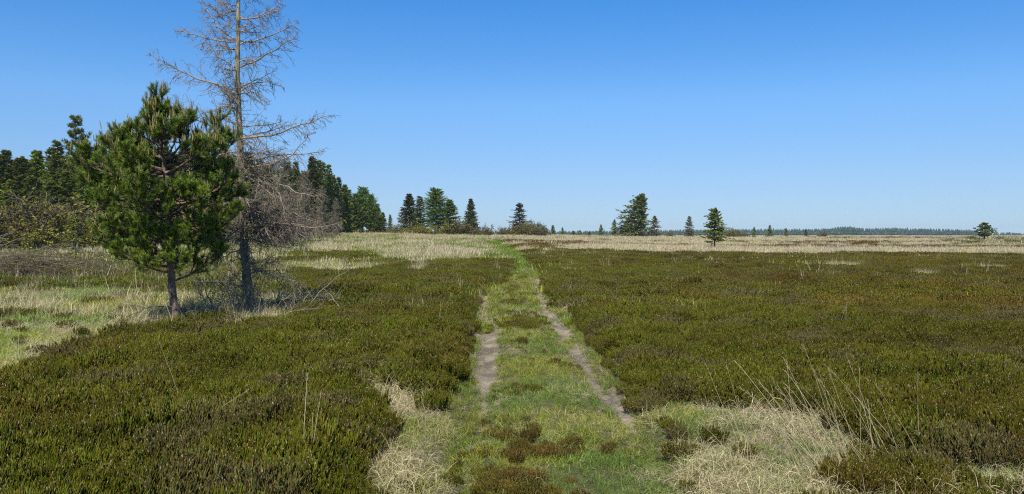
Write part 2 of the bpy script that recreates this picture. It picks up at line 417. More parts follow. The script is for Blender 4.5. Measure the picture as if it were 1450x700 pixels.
def cover(name, protos, mats, pts, pick, rot, scl, tint, label, cat):
    """protos: list of MB; one object that holds its own clump meshes and the points they grow on"""
    mb = MB(); gid = []
    for i, q in enumerate(protos):
        V = np.concatenate(q.v); C_ = np.concatenate(q.c)
        f4 = np.concatenate(q.f4) if q.f4 else np.zeros((0, 4), int)
        m4 = np.concatenate(q.m4) if q.m4 else []
        mb.v.append(V); mb.c.append(C_); mb.f4.append(f4 + mb.n); mb.m4.append(m4); mb.n += len(V)
        gid.append(np.full(len(V), i))
    gid = np.concatenate(gid); n0 = len(gid); n1 = len(pts)
    me = mb.mesh(name, mats, extra_pts=pts)
    def A(n, t, data, key):
        a = me.attributes.new(n, t, 'POINT'); a.data.foreach_set(key, np.ascontiguousarray(data).ravel())
    A('pt', 'BOOLEAN', np.concatenate([np.zeros(n0, bool), np.ones(n1, bool)]), 'value')
    A('gid', 'INT', np.concatenate([gid, np.full(n1, -1)]).astype(np.int32), 'value')
    A('pick', 'INT', np.concatenate([np.zeros(n0), pick]).astype(np.int32), 'value')
    A('rot', 'FLOAT_VECTOR', np.concatenate([np.zeros((n0, 3)), rot]).astype(np.float32), 'vector')
    A('scl', 'FLOAT_VECTOR', np.concatenate([np.ones((n0, 3)), scl]).astype(np.float32), 'vector')
    A('tint', 'FLOAT_VECTOR', np.concatenate([np.ones((n0, 3)), tint]).astype(np.float32), 'vector')
    o = link(name, me); md = o.modifiers.new('scatter', 'NODES'); md.node_group = SCATTER
    o['kind'] = 'stuff'; o['label'] = label; o['category'] = cat
    print('cover', name, n1)
    return o

def disc(n, r, g):
    a = g.random(n) * 2 * math.pi; q = np.sqrt(g.random(n)) * r
    return np.stack([q * np.cos(a), q * np.sin(a), np.zeros(n)], 1), a

# heather: upright wiry shoots, lighter tips, some with last year's dry flower heads
def heather_proto(seed, n_stem, per, r, h, wid, flw):
    g = np.random.default_rng(seed); mb = MB()
    b, a = disc(n_stem, r, g)
    out = np.stack([np.cos(a), np.sin(a), np.zeros(n_stem)], 1) * (np.linalg.norm(b, axis=1) / r)[:, None]
    d = norm(out * 0.35 + np.array([0, 0, 1.0]) + g.normal(0, 0.12, (n_stem, 3)))
    Ls = h * (0.62 + 0.33 * g.random(n_stem)) * (1 - 0.25 * (np.linalg.norm(b, axis=1) / r) ** 2)
    P = grow(b, d, Ls, 4, 0.02, 0.10, g)
    tubes(mb, P, np.linspace(wid * 0.45, wid * 0.25, 4)[None].repeat(n_stem, 0), 3, mat=1, col=0.7 + 0.6 * g.random((n_stem, 3)) * [1, 1, 1])
    k = n_stem * per; idx = np.repeat(np.arange(n_stem), per); t = 0.35 + 0.65 * g.random(k)
    q, T = sample(P, idx, t)
    dd = norm(perp_dirs(T, 0.25 + 0.5 * g.random(k), g) + np.array([0, 0, 0.55]))
    ln = h * (0.07 + 0.15 * g.random(k))
    S = grow(q, dd, ln, 6, 0.09, 0.10, g)
    rr = np.array([0.5, 1.0, 0.6, 1.1, 0.6, 0.35])[None] * wid * (0.7 + 0.6 * g.random(k))[:, None]
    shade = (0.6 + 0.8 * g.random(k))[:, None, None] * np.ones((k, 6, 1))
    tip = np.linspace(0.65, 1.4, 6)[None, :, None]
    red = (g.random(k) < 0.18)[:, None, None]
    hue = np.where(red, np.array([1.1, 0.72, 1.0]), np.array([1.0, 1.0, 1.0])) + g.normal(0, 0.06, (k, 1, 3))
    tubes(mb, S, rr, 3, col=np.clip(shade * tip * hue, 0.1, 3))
    nf = int(k * flw)
    if nf:
        fi = g.choice(k, nf, replace=False)
        e = S[fi, -1]; B = e + g.normal(0, wid * 0.4, (nf, 3)) - dd[fi] * ln[fi][:, None] * 0.35
        FP = grow(B, dd[fi], ln[fi] * 0.35, 4, 0.1, 0.25, g)
        if True: tubes(mb, FP, np.array([0.5, 1.15, 0.9, 0.3])[None].repeat(nf, 0) * wid, 3, mat=2, col=(0.55 + 0.75 * g.random(nf))[:, None] * np.array([[1, 1, 1]]))
    return mb

def clump_grass(seed, n, r, h, w, lean, droop, hv=0.5, N=4, cols=((1, 1, 1),), colv=0.25, crown=0.0, wig=0.07):
    g = np.random.default_rng(seed); mb = MB()
    b, a = disc(n, r, g)
    a2 = g.random(n) * 2 * math.pi
    ov = np.stack([np.cos(a2), np.sin(a2), np.zeros(n)], 1)
    d = norm(np.array([0, 0, 1.0]) + ov * lean * g.random(n)[:, None] * 1.5)
    ln = h * (1 - hv + hv * 2 * g.random(n) * (1 - hv * 0.2))
    P = grow(b, d, ln, N, 0, wig, g, curl=-droop * np.linspace(0.3, 1.6, N - 1))
    P[:, :, 2] = np.maximum(P[:, :, 2], 0.004 + 0.02 * g.random((n, 1)))
    W = np.linspace(1, 0.25, N)[None] * w * (0.7 + 0.6 * g.random(n))[:, None]
    side = np.cross(norm(P[:, -1] - P[:, 0]), np.tile([0, 0, 1.0], (n, 1))) + g.normal(0, 0.4, (n, 3))
    cc = np.array(cols)[g.integers(0, len(cols), n)]
    c = cc * (1 + colv * g.normal(0, 1, (n, 1)).clip(-2, 2))
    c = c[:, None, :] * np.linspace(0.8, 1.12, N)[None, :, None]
    blades(mb, P, W, side, col=np.clip(c, 0.05, 4))
    return mb

def jitter_points(y0, y1, sp, pad=0.72, extra=3.0):
    y = np.arange(y0, y1, sp); X = []; Y = []
    xm = pad * y1 + extra
    gx = np.arange(-xm, xm, sp)
    A, B = np.meshgrid(gx, y)
    A = A.ravel() + rng.uniform(-0.5, 0.5, A.size) * sp; B = B.ravel() + rng.uniform(-0.5, 0.5, B.size) * sp
    k = np.abs(A) < pad * B + extra
    return A[k], B[k]

def gather(bands, accept):
    """bands: (y0, y1, spacing, first proto, count, scale); accept(x, y, zone) -> probability, size, tint"""
    PT = []; PK = []; RO = []; SL = []; TI = []
    for y0, y1, sp, p0, pn, sc in bands:
        x, y = jitter_points(y0, y1, sp)
        z = zones(x, y)
        pr, sz, ti = accept(x, y, z)
        k = rng.random(len(x)) < pr
        x, y, sz, ti = x[k], y[k], sz[k], ti[k]
        n = len(x)
        PT.append(np.stack([x, y, terrain(x, y) - 0.012], 1))
        PK.append(p0 + rng.integers(0, pn, n))
        RO.append(np.stack([rng.normal(0, 0.07, n), rng.normal(0, 0.07, n), rng.uniform(0, 6.283, n)], 1))
        s = sc * sz * rng.uniform(0.8, 1.2, n)
        SL.append(np.stack([s, s, s * rng.uniform(0.85, 1.2, n)], 1) if np.ndim(s) else None)
        TI.append(ti)
    return [np.concatenate(q) for q in (PT, PK, RO, SL, TI)]

def tintmix(f, a, b):
    f = f[:, None]; return np.array(a) * (1 - f) + np.array(b) * f

# --- heather
def acc_heather(x, y, z):
    n = fbm(x / 0.9, y / 0.9, 101, 3); big = fbm(x / 6.0, y / 6.0, 111, 3); br = fbm(x / 2.2, y / 2.2, 121, 3)
    pr = np.zeros(x.shape); sz = np.ones(x.shape)
    pr[z == HEATH] = 0.97
    gap = (fbm(x / 0.45, y / 0.45, 131, 2) < 0.34) & (y < 40); pr[gap & (z == HEATH)] = 0.3
    pr[z == BHEATH] = 0.95
    pr[z == GREEN] = np.where(n[z == GREEN] > 0.55, 0.4, 0.05)
    sz[z == GREEN] = 0.4
    pr[z == OLIVE] = 0.62
    k = z == STRIP; pr[k] = np.where(n[k] > 0.62, 0.7, 0.10); sz[k] = 0.22 + 0.14 * (n[k] > 0.62)
    k = (z == STRIP) & (y < 10) & (n < 0.68); pr[k] *= 0.35
    k = z == STRIP
    far_strip = k & (y > 14); pr[far_strip] = np.where(n[far_strip] > 0.50, 0.7, 0.25); sz[far_strip] = 0.45
    k = z == GSTRAW; pr[k] = np.where(n[k] > 0.70, 0.7, 0.02); sz[k] = 0.7
    k = z == MEADOW; pr[k] = np.where(big[k] > 0.53, 0.8, 0.08); sz[k] = 0.8
    k = z == STRAW; pr[k] = np.where((n[k] > 0.66), 0.2, 0.0); sz[k] = 0.8
    nn = fbm(x / 0.33, y / 0.33, 141, 2)
    sz = sz * (0.28 + 0.75 * n + 0.35 * big + 0.60 * nn)
    # shoulders drop towards the ruts
    for T in (RUTL, RUTR):
        c = np.interp(y, T[:, 0], T[:, 1]); d = np.abs(x - c)
        sz = sz * (0.55 + 0.45 * sstep(0.25, 0.7, d))
    f = np.clip((br - 0.45) * 3 + rng.normal(0, 0.22, x.shape), 0, 1)
    t = tintmix(f, (0.92, 1.04, 0.8), (1.06, 0.86, 1.2))
    t = t * (0.68 + 0.72 * big + 0.22 * rng.normal(0, 1, x.shape).clip(-1.5, 1.5))[:, None]
    right = sstep(2, 12, x)[:, None]
    t = t * (1 - right * np.array([0.08, 0.20, 0.16]))
    grey = np.clip((fbm(x / 0.8, y / 0.8, 149, 3) - 0.62) * 8, 0, 0.62)[:, None]
    t = t * (1 - grey) + np.array([1.22, 1.05, 4.6]) * grey
    t[z == BHEATH] = t[z == BHEATH] * [1.0, 0.68, 1.0]
    rd = np.clip((fbm(x / 0.6, y / 0.9, 199, 2) - 0.45) * 6, 0, 1)[:, None]; t = np.where((z == STRIP)[:, None], t * (np.array([1.05, 1.2, 0.9]) * (1 - rd) + np.array([1.12, 1.0, 1.6]) * rd), t)
    t[z == OLIVE] = t[z == OLIVE] * [0.95, 1.08, 0.9]
    return pr, sz, t
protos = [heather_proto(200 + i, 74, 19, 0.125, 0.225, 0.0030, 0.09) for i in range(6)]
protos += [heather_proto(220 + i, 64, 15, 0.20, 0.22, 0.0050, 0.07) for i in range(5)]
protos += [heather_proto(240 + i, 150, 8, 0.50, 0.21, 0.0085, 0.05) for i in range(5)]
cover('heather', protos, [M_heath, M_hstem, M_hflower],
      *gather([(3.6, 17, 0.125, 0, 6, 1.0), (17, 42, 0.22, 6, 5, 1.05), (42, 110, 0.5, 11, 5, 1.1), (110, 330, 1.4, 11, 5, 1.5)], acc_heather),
      'low olive green and brown heather covering the open heath in a wiry mat', 'heather')

# --- green grass
def acc_green(x, y, z):
    n = fbm(x / 0.8, y / 0.8, 151, 3); b = fbm(x / 0.35, y / 0.35, 157, 2)
    pr = np.zeros(x.shape); sz = np.ones(x.shape)
    k = z == STRIP; pr[k] = np.where(n[k] > 0.36, 0.8, 0.4); sz[k] = 0.55 + 0.5 * n[k]
    k = z == GREEN; pr[k] = 0.97; sz[k] = 0.8
    k = z == GSTRAW; pr[k] = np.where(n[k] > 0.44, 0.85, 0.2); sz[k] = 1.1
    clr = (z == GSTRAW) & (x < -3) & (y > 8); pr[clr] = 0.95
    k = z == MEADOW; pr[k] = np.where(n[k] > 0.40, 0.95, 0.5); sz[k] = 1.3
    k = z == OLIVE; pr[k] = 0.3; sz[k] = 1.5
    k = z == BARE; pr[k] = 0.16; sz[k] = 0.4
    k = z == STRAW; pr[k] = np.where((n[k] > 0.52) & (x[k] < 0), 0.6, 0.08); sz[k] = 1.3
    k = (z == HEATH) & (y < 40); pr[k] = 0.03; sz[k] = 1.8
    f = np.clip((fbm(x / 1.5, y / 1.5, 163, 3) - 0.38) * 4, 0, 1)
    t = tintmix(f, (0.8, 0.95, 0.9), (1.35, 1.15, 1.0)) * (0.8 + 0.4 * b)[:, None]
    t[z == GREEN] = t[z == GREEN] * [0.88, 0.96, 0.85]
    t[clr] = t[clr] * [1.35, 1.3, 1.5]; t[z == MEADOW] = t[z == MEADOW] * [1.2, 1.15, 1.3]
    t[z == OLIVE] = t[z == OLIVE] * [1.0, 0.85, 0.8]
    return pr, sz, t
gc = ((1, 1, 1), (0.8, 1.05, 0.8), (1.3, 1.2, 1.0), (2.6, 2.0, 2.6))
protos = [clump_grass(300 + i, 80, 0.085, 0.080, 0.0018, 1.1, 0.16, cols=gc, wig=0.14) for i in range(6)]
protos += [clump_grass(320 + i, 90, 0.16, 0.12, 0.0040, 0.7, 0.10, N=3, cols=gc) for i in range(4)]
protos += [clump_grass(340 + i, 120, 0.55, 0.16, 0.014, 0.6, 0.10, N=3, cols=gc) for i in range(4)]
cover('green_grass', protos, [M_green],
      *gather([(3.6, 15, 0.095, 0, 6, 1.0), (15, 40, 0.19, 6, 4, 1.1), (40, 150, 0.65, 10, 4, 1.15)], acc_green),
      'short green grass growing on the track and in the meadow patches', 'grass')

# --- matted short straw
def acc_straw(x, y, z):
    n = fbm(x / 0.8, y / 0.8, 171, 3); b = fbm(x / 3.0, y / 3.0, 173, 3)
    pr = np.zeros(x.shape); sz = np.ones(x.shape)
    k = z == STRIP; pr[k] = np.where(n[k] > 0.54, 0.30, 0.08); sz[k] = 0.5
    k = z == BARE; pr[k] = 0.5; sz[k] = 0.25
    k = z == GSTRAW; pr[k] = np.where(n[k] > 0.46, 0.95, 0.45); sz[k] = 0.75 + 0.9 * (n[k] - 0.3)
    k = (z == GSTRAW) & (x < -3) & (y > 8); pr[k] = np.where(n[k] > 0.54, 0.50, 0.10)
    k = z == STRAW; pr[k] = 0.93; sz[k] = 0.9
    k = z == MEADOW; pr[k] = np.where(b[k] < 0.48, 0.5, 0.1); sz[k] = 0.9
    k = z == OLIVE; pr[k] = 0.06 + 0.16 * (n[k] > 0.55); sz[k] = 1.1
    k = z == HEATH; pr[k] = 0.012 + 0.10 * (n[k] > 0.66); sz[k] = 0.8
    k = z == BHEATH; pr[k] = 0.06
    far = y > 95
    k = (z == STRAW) & far
    sz[k] = sz[k] * (0.75 + 0.5 * b[k])
    f = np.clip((b - 0.4) * 4 + rng.normal(0, 0.12, x.shape), 0, 1)
    t = tintmix(f, (1.0, 1.0, 1.0), (0.85, 0.88, 0.75))
    return pr, sz, t * (0.8 + 0.4 * n)[:, None]
sc_ = ((1, 1, 1), (1.12, 1.1, 1.15), (0.75, 0.68, 0.6), (0.55, 0.5, 0.42), (1.0, 0.95, 0.8))
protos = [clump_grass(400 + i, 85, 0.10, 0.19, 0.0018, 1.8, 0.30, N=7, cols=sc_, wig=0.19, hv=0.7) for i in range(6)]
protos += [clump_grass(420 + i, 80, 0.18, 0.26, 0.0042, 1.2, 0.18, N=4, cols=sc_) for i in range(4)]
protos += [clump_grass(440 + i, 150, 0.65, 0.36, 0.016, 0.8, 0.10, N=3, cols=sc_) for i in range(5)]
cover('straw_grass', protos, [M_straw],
      *gather([(3.6, 15, 0.105, 0, 6, 1.0), (15, 42, 0.20, 6, 4, 1.0), (42, 110, 0.65, 10, 5, 1.0), (110, 335, 1.25, 10, 5, 1.25)], acc_straw),
      'pale dry moor grass in matted tufts and a far straw coloured band', 'dry grass')

# --- tall thin dry stalks standing above the mat
def acc_stalk(x, y, z):
    n = fbm(x / 1.2, y / 1.2, 191, 3)
    pr = np.zeros(x.shape); sz = np.ones(x.shape)
    pr[z == GSTRAW] = 0.10; pr[z == OLIVE] = 0.22; pr[z == STRAW] = 0.35; pr[z == MEADOW] = 0.16; pr[z == HEATH] = 0.012
    pr = pr * (0.3 + 1.8 * sstep(0.4, 0.7, n))
    pr[(y < 9)] *= 0.35
    k = (np.abs(x) < 3) & (y < 12); pr[k] = 0
    return pr, sz, np.ones((len(x), 3)) * (0.75 + 0.5 * n)[:, None]
protos = [clump_grass(500 + i, 7, 0.10, 0.52, 0.0016, 0.55, 0.05, N=6, cols=sc_) for i in range(6)]
protos += [clump_grass(520 + i, 9, 0.2, 0.55, 0.0055, 0.4, 0.04, N=4, cols=sc_) for i in range(4)]
cover('dry_stalks', protos, [M_straw],
      *gather([(4, 22, 0.30, 0, 6, 1.0), (22, 80, 0.55, 6, 4, 1.05)], acc_stalk),
      'thin pale grass stalks standing above the heather and straw', 'dry grass')

# ------------------------------------------------------------------ tree builders
def px_path(pts, ox, oy, s, depth=0.0):
    return np.array([[(a - ox) * s, depth * i / max(1, len(pts) - 1), (oy - b) * s] for i, (a, b) in enumerate(pts)])

def resample(P, n):
    P = np.asarray(P, float); d = np.r_[0, np.cumsum(np.linalg.norm(np.diff(P, axis=0), axis=1))]
    t = np.linspace(0, d[-1], n)
    return np.stack([np.interp(t, d, P[:, i]) for i in range(3)], 1)

def polyfn(tab):
    tab = np.array(tab, float)
    return lambda v: np.interp(v, tab[:, 0], tab[:, 1])

# --- the young pine beside the track ------------------------------------------
def build_pine(loc, D):
    g = np.random.default_rng(11)
    s = D / F; ox, oy = 250, 462
    root = thing('pine_tree', 'bushy dark green young pine with upright pale shoots in front of the dead larch', 'tree', loc)
    tp = resample(px_path([(250, 466), (248, 445), (245, 420), (243, 398), (241, 365), (240, 330), (237, 280), (233, 230), (229, 185), (225, 148)], ox, oy, s), 26)
    tp[:, 0] += g.normal(0, 0.006, 26); tp[:, 1] += np.cumsum(g.normal(0, 0.006, 26))
    zt = tp[:, 2]; rad = np.interp(zt, [0, 0.15, 0.5, 1.3, 2.5, 4.1], [0.115, 0.085, 0.072, 0.063, 0.042, 0.010]) * (1 + g.normal(0, 0.05, 26))
    mb = MB(); tubes(mb, tp[None], rad[None], 12); link('trunk', mb.mesh('pine_trunk', [M_barkp], True), root)
    yy = lambda p: (oy - p) * s
    wl = polyfn([(yy(372), 0.15), (yy(355), 62 * s), (yy(330), 92 * s), (yy(290), 118 * s), (yy(240), 104 * s), (yy(205), 86 * s), (yy(200), 70 * s), (yy(188), 34 * s), (yy(165), 14 * s), (yy(140), 5 * s), (yy(128), 2 * s)])
    wr = polyfn([(yy(372), 0.15), (yy(355), 72 * s), (yy(330), 90 * s), (yy(290), 98 * s), (yy(240), 92 * s), (yy(205), 86 * s), (yy(190), 60 * s), (yy(180), 36 * s), (yy(165), 20 * s), (yy(140), 6 * s), (yy(128), 2 * s)])
    limbs = []
    z = yy(368)
    while z < yy(150):
        k = 7 if z < yy(270) else 5
        a0 = g.random() * 6.28
        for i in range(k):
            a = a0 + i * 6.283 / k + g.normal(0, 0.25)
            el = g.uniform(-0.12, 0.32) + 0.30 * (z / 4.0)
            L = 0.1
            while L < 2.2:
                zz = z + L * math.sin(el); wdt = (wr(zz) if math.cos(a) > 0 else wl(zz))
                if abs(math.cos(a)) < 0.5: wdt = 0.5 * (wr(zz) + wl(zz)) * 0.95
                if L * math.cos(el) > wdt: break
                L += 0.04
            L *= g.uniform(0.62, 1.14)
            limbs.append((z + g.normal(0, 0.03), a, el, L))
        z += g.uniform(0.22, 0.31)
    # two thick limbs seen under the crown
    limbs += [(yy(378), math.pi + 0.15, 0.30, 1.25), (yy(398), 0.35, 0.55, 1.0), (yy(385), -2.2, 0.2, 1.0), (yy(372), 0.2, 0.05, 0.95), (yy(370), -0.9, 0.0, 0.9), (yy(368), 2.8, 0.05, 1.0), (yy(375), 1.6, 0.1, 1.0)] + [(yy(360), aa, -0.16, 0.95) for aa in (-1.3, 2.4)]
    def up_limb(zb, tx, tz, ty):      # leaders that turn up and break the outline
        x0 = np.interp(zb, zt, tp[:, 0]); y0 = np.interp(zb, zt, tp[:, 1]); t = np.linspace(0, 1, 8)
        return np.stack([x0 + (tx - x0) * (1 - (1 - t) ** 1.9), y0 + (ty - y0) * (1 - (1 - t) ** 1.7), zb + (tz - zb) * t ** 1.5], 1)[None]
    ups = [up_limb(yy(b), (tx - ox) * s, yy(ty), dy) for b, tx, ty, dy in [(235, 300, 172, 0.25), (225, 274, 162, -0.2), (250, 150, 196, 0.2), (262, 133, 218, -0.3), (205, 226, 132, 0.02), (210, 217, 149, -0.1), (212, 234, 144, 0.08), (225, 209, 166, 0.15), (222, 250, 158, 0.15), (240, 190, 186, -0.4), (250, 318, 196, 0.3), (215, 212, 158, 0.2), (290, 121, 252, 0.1), (290, 333, 238, -0.2)]]
    sP = []; sL = []; tips = []
    for zb, a, el, L in limbs + [(None, None, None, u) for u in ups]:
      if zb is None:
        B = L; L = np.linalg.norm(np.diff(B[0], axis=0), axis=1).sum()
      else:
        xb = np.interp(zb, zt, tp[:, 0]); yb = np.interp(zb, zt, tp[:, 1])
        d0 = np.array([[math.cos(a) * math.cos(el), math.sin(a) * math.cos(el), math.sin(el) - 0.12]])
        B = grow(np.array([[xb, yb, zb]]), d0, L, 8, 0.045, 0.08, g)
      if True:
        m = MB(); r0 = 0.010 + 0.016 * L
        tubes(m, B, np.linspace(r0, 0.005, 8)[None], 6, mat=0)
        n2 = max(4, int(L * 13)); t = 1 - g.random(n2) ** 1.1 * 0.72
        q, T = sample(B, np.zeros(n2, int), t)
        dd = perp_dirs(T, g.uniform(0.55, 1.0, n2), g, flat=0.45); dd[:, 2] += 0.22
        l2 = (0.16 + 0.42 * L * (1.05 - t)) * g.uniform(0.6, 1.25, n2) * min(1.0, 0.35 + L * 0.9)
        B2 = grow(q, dd, l2, 6, 0.08, 0.07, g)
        tubes(m, B2, np.linspace(0.008, 0.004, 6)[None].repeat(n2, 0), 4)
        n3 = n2 * 3; i3 = np.repeat(np.arange(n2), 3); t3 = g.uniform(0.35, 0.95, n3)
        q3, T3 = sample(B2, i3, t3); d3 = perp_dirs(T3, g.uniform(0.5, 0.95, n3), g, flat=0.3); d3[:, 2] += 0.4
        l3 = g.uniform(0.08, 0.20, n3) * min(1.0, 0.45 + L * 0.8)
        B3 = grow(q3, d3, l3, 6, 0.10, 0.05, g)
        tubes(m, B3, np.linspace(0.005, 0.003, 6)[None].repeat(n3, 0), 3)
        o = link('branch', m.mesh('pine_branch', [M_barkp], True), root)
        sP += [B2, B3, B]; sL += [np.full(n2, 0.26), l3, [0.3]]
        for arr in (B, B2, B3): tips.append((arr[:, -1], norm(arr[:, -1] - arr[:, -2])))
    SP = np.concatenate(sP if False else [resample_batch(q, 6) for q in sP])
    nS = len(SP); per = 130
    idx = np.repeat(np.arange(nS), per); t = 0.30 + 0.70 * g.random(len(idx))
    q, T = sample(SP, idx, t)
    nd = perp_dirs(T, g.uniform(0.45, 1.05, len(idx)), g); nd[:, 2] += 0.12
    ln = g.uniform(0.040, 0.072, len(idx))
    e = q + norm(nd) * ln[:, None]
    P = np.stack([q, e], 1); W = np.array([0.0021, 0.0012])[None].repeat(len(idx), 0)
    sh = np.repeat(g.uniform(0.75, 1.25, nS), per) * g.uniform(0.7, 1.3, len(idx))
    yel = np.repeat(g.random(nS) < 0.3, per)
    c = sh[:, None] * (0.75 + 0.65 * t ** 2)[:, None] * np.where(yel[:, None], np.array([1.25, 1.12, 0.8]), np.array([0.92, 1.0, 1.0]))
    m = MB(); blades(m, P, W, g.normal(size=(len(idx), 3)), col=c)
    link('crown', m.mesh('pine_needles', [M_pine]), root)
    TP = np.concatenate([a for a, b in tips]); TD = np.concatenate([b for a, b in tips])
    # leader tufts at the top
    top = (TP[:, 2] > yy(315)) | (g.random(len(TP)) < 0.1)
    rr = np.hypot(TP[:, 0], TP[:, 1]); k = top & (g.random(len(TP)) < np.where(TP[:, 2] > yy(215), 0.30, 0.07))
    ends = TP[k]; n = len(ends)
    ends = np.concatenate([ends, tp[-1:] + g.normal(0, 0.03, (7, 3)) * [1, 1, 0.6]]); n = len(ends)
    rep = np.repeat(np.arange(n), 2); ends = ends[rep] + g.normal(0, 0.022, (len(rep), 3)); n = len(ends)
    d = norm(np.array([0, 0, 1.0]) + g.normal(0, 0.13, (n, 3)))
    CP = grow(ends, d, g.uniform(0.05, 0.17, n), 4, 0.05, 0.04, g)
    m = MB(); tubes(m, CP, np.array([0.006, 0.0085, 0.0075, 0.003])[None].repeat(n, 0), 5, col=g.uniform(0.6, 1.25, (n, 1)) * np.array([[1, 1, 1]]))
    link('shoots', m.mesh('pine_shoots', [M_candle]), root)
    return root

def resample_batch(P, n):
    M, N, _ = P.shape
    if N == n: return P
    t = np.linspace(0, 1, n); u = np.clip(t, 0, 0.9999) * (N - 1); i = u.astype(int); f = (u - i)[None, :, None]
    return P[:, i] * (1 - f) + P[:, i + 1] * f

# --- dead larch ---------------------------------------------------------------
def twiggy(m, B, g, r0, dens=14, sub=0.32, droop=-0.05, r2=0.0045, third=4, col=(1, 1, 1)):
    """adds side twigs and their twiglets along one limb path B (1,N,3)"""
    L = np.linalg.norm(np.diff(B[0], axis=0), axis=1).sum()
    n2 = max(3, int(L * dens)); t = 0.10 + 0.9 * g.random(n2)
    q, T = sample(B, np.zeros(n2, int), t)
    dd = perp_dirs(T, g.uniform(0.7, 1.25, n2), g, flat=0.35); dd[:, 2] -= 0.15
    l2 = (0.08 + sub * (1.1 - t) * min(L, 1.6)) * g.uniform(0.4, 1.2, n2)
    B2 = grow(q, dd, l2, 6, droop, 0.13, g)
    tubes(m, B2, np.linspace(r2, r2 * 0.55, 6)[None].repeat(n2, 0), 3, col=g.uniform(0.6, 1.25, (n2, 1)) * np.array([col]))
    n3 = n2 * third; i3 = np.repeat(np.arange(n2), third); t3 = g.uniform(0.15, 1, n3)
    q3, T3 = sample(B2, i3, t3); d3 = perp_dirs(T3, g.uniform(0.5, 1.2, n3), g); d3[:, 2] -= 0.1
    l3 = g.uniform(0.3, 1.0, n3) * np.minimum(0.16, np.repeat(l2, third) * 0.6)
    B3 = grow(q3, d3, l3, 4, droop, 0.15, g)
    tubes(m, B3, np.linspace(r2 * 0.6, r2 * 0.4, 4)[None].repeat(n3, 0), 3, col=g.uniform(0.5, 1.2, (n3, 1)) * np.array([col]))

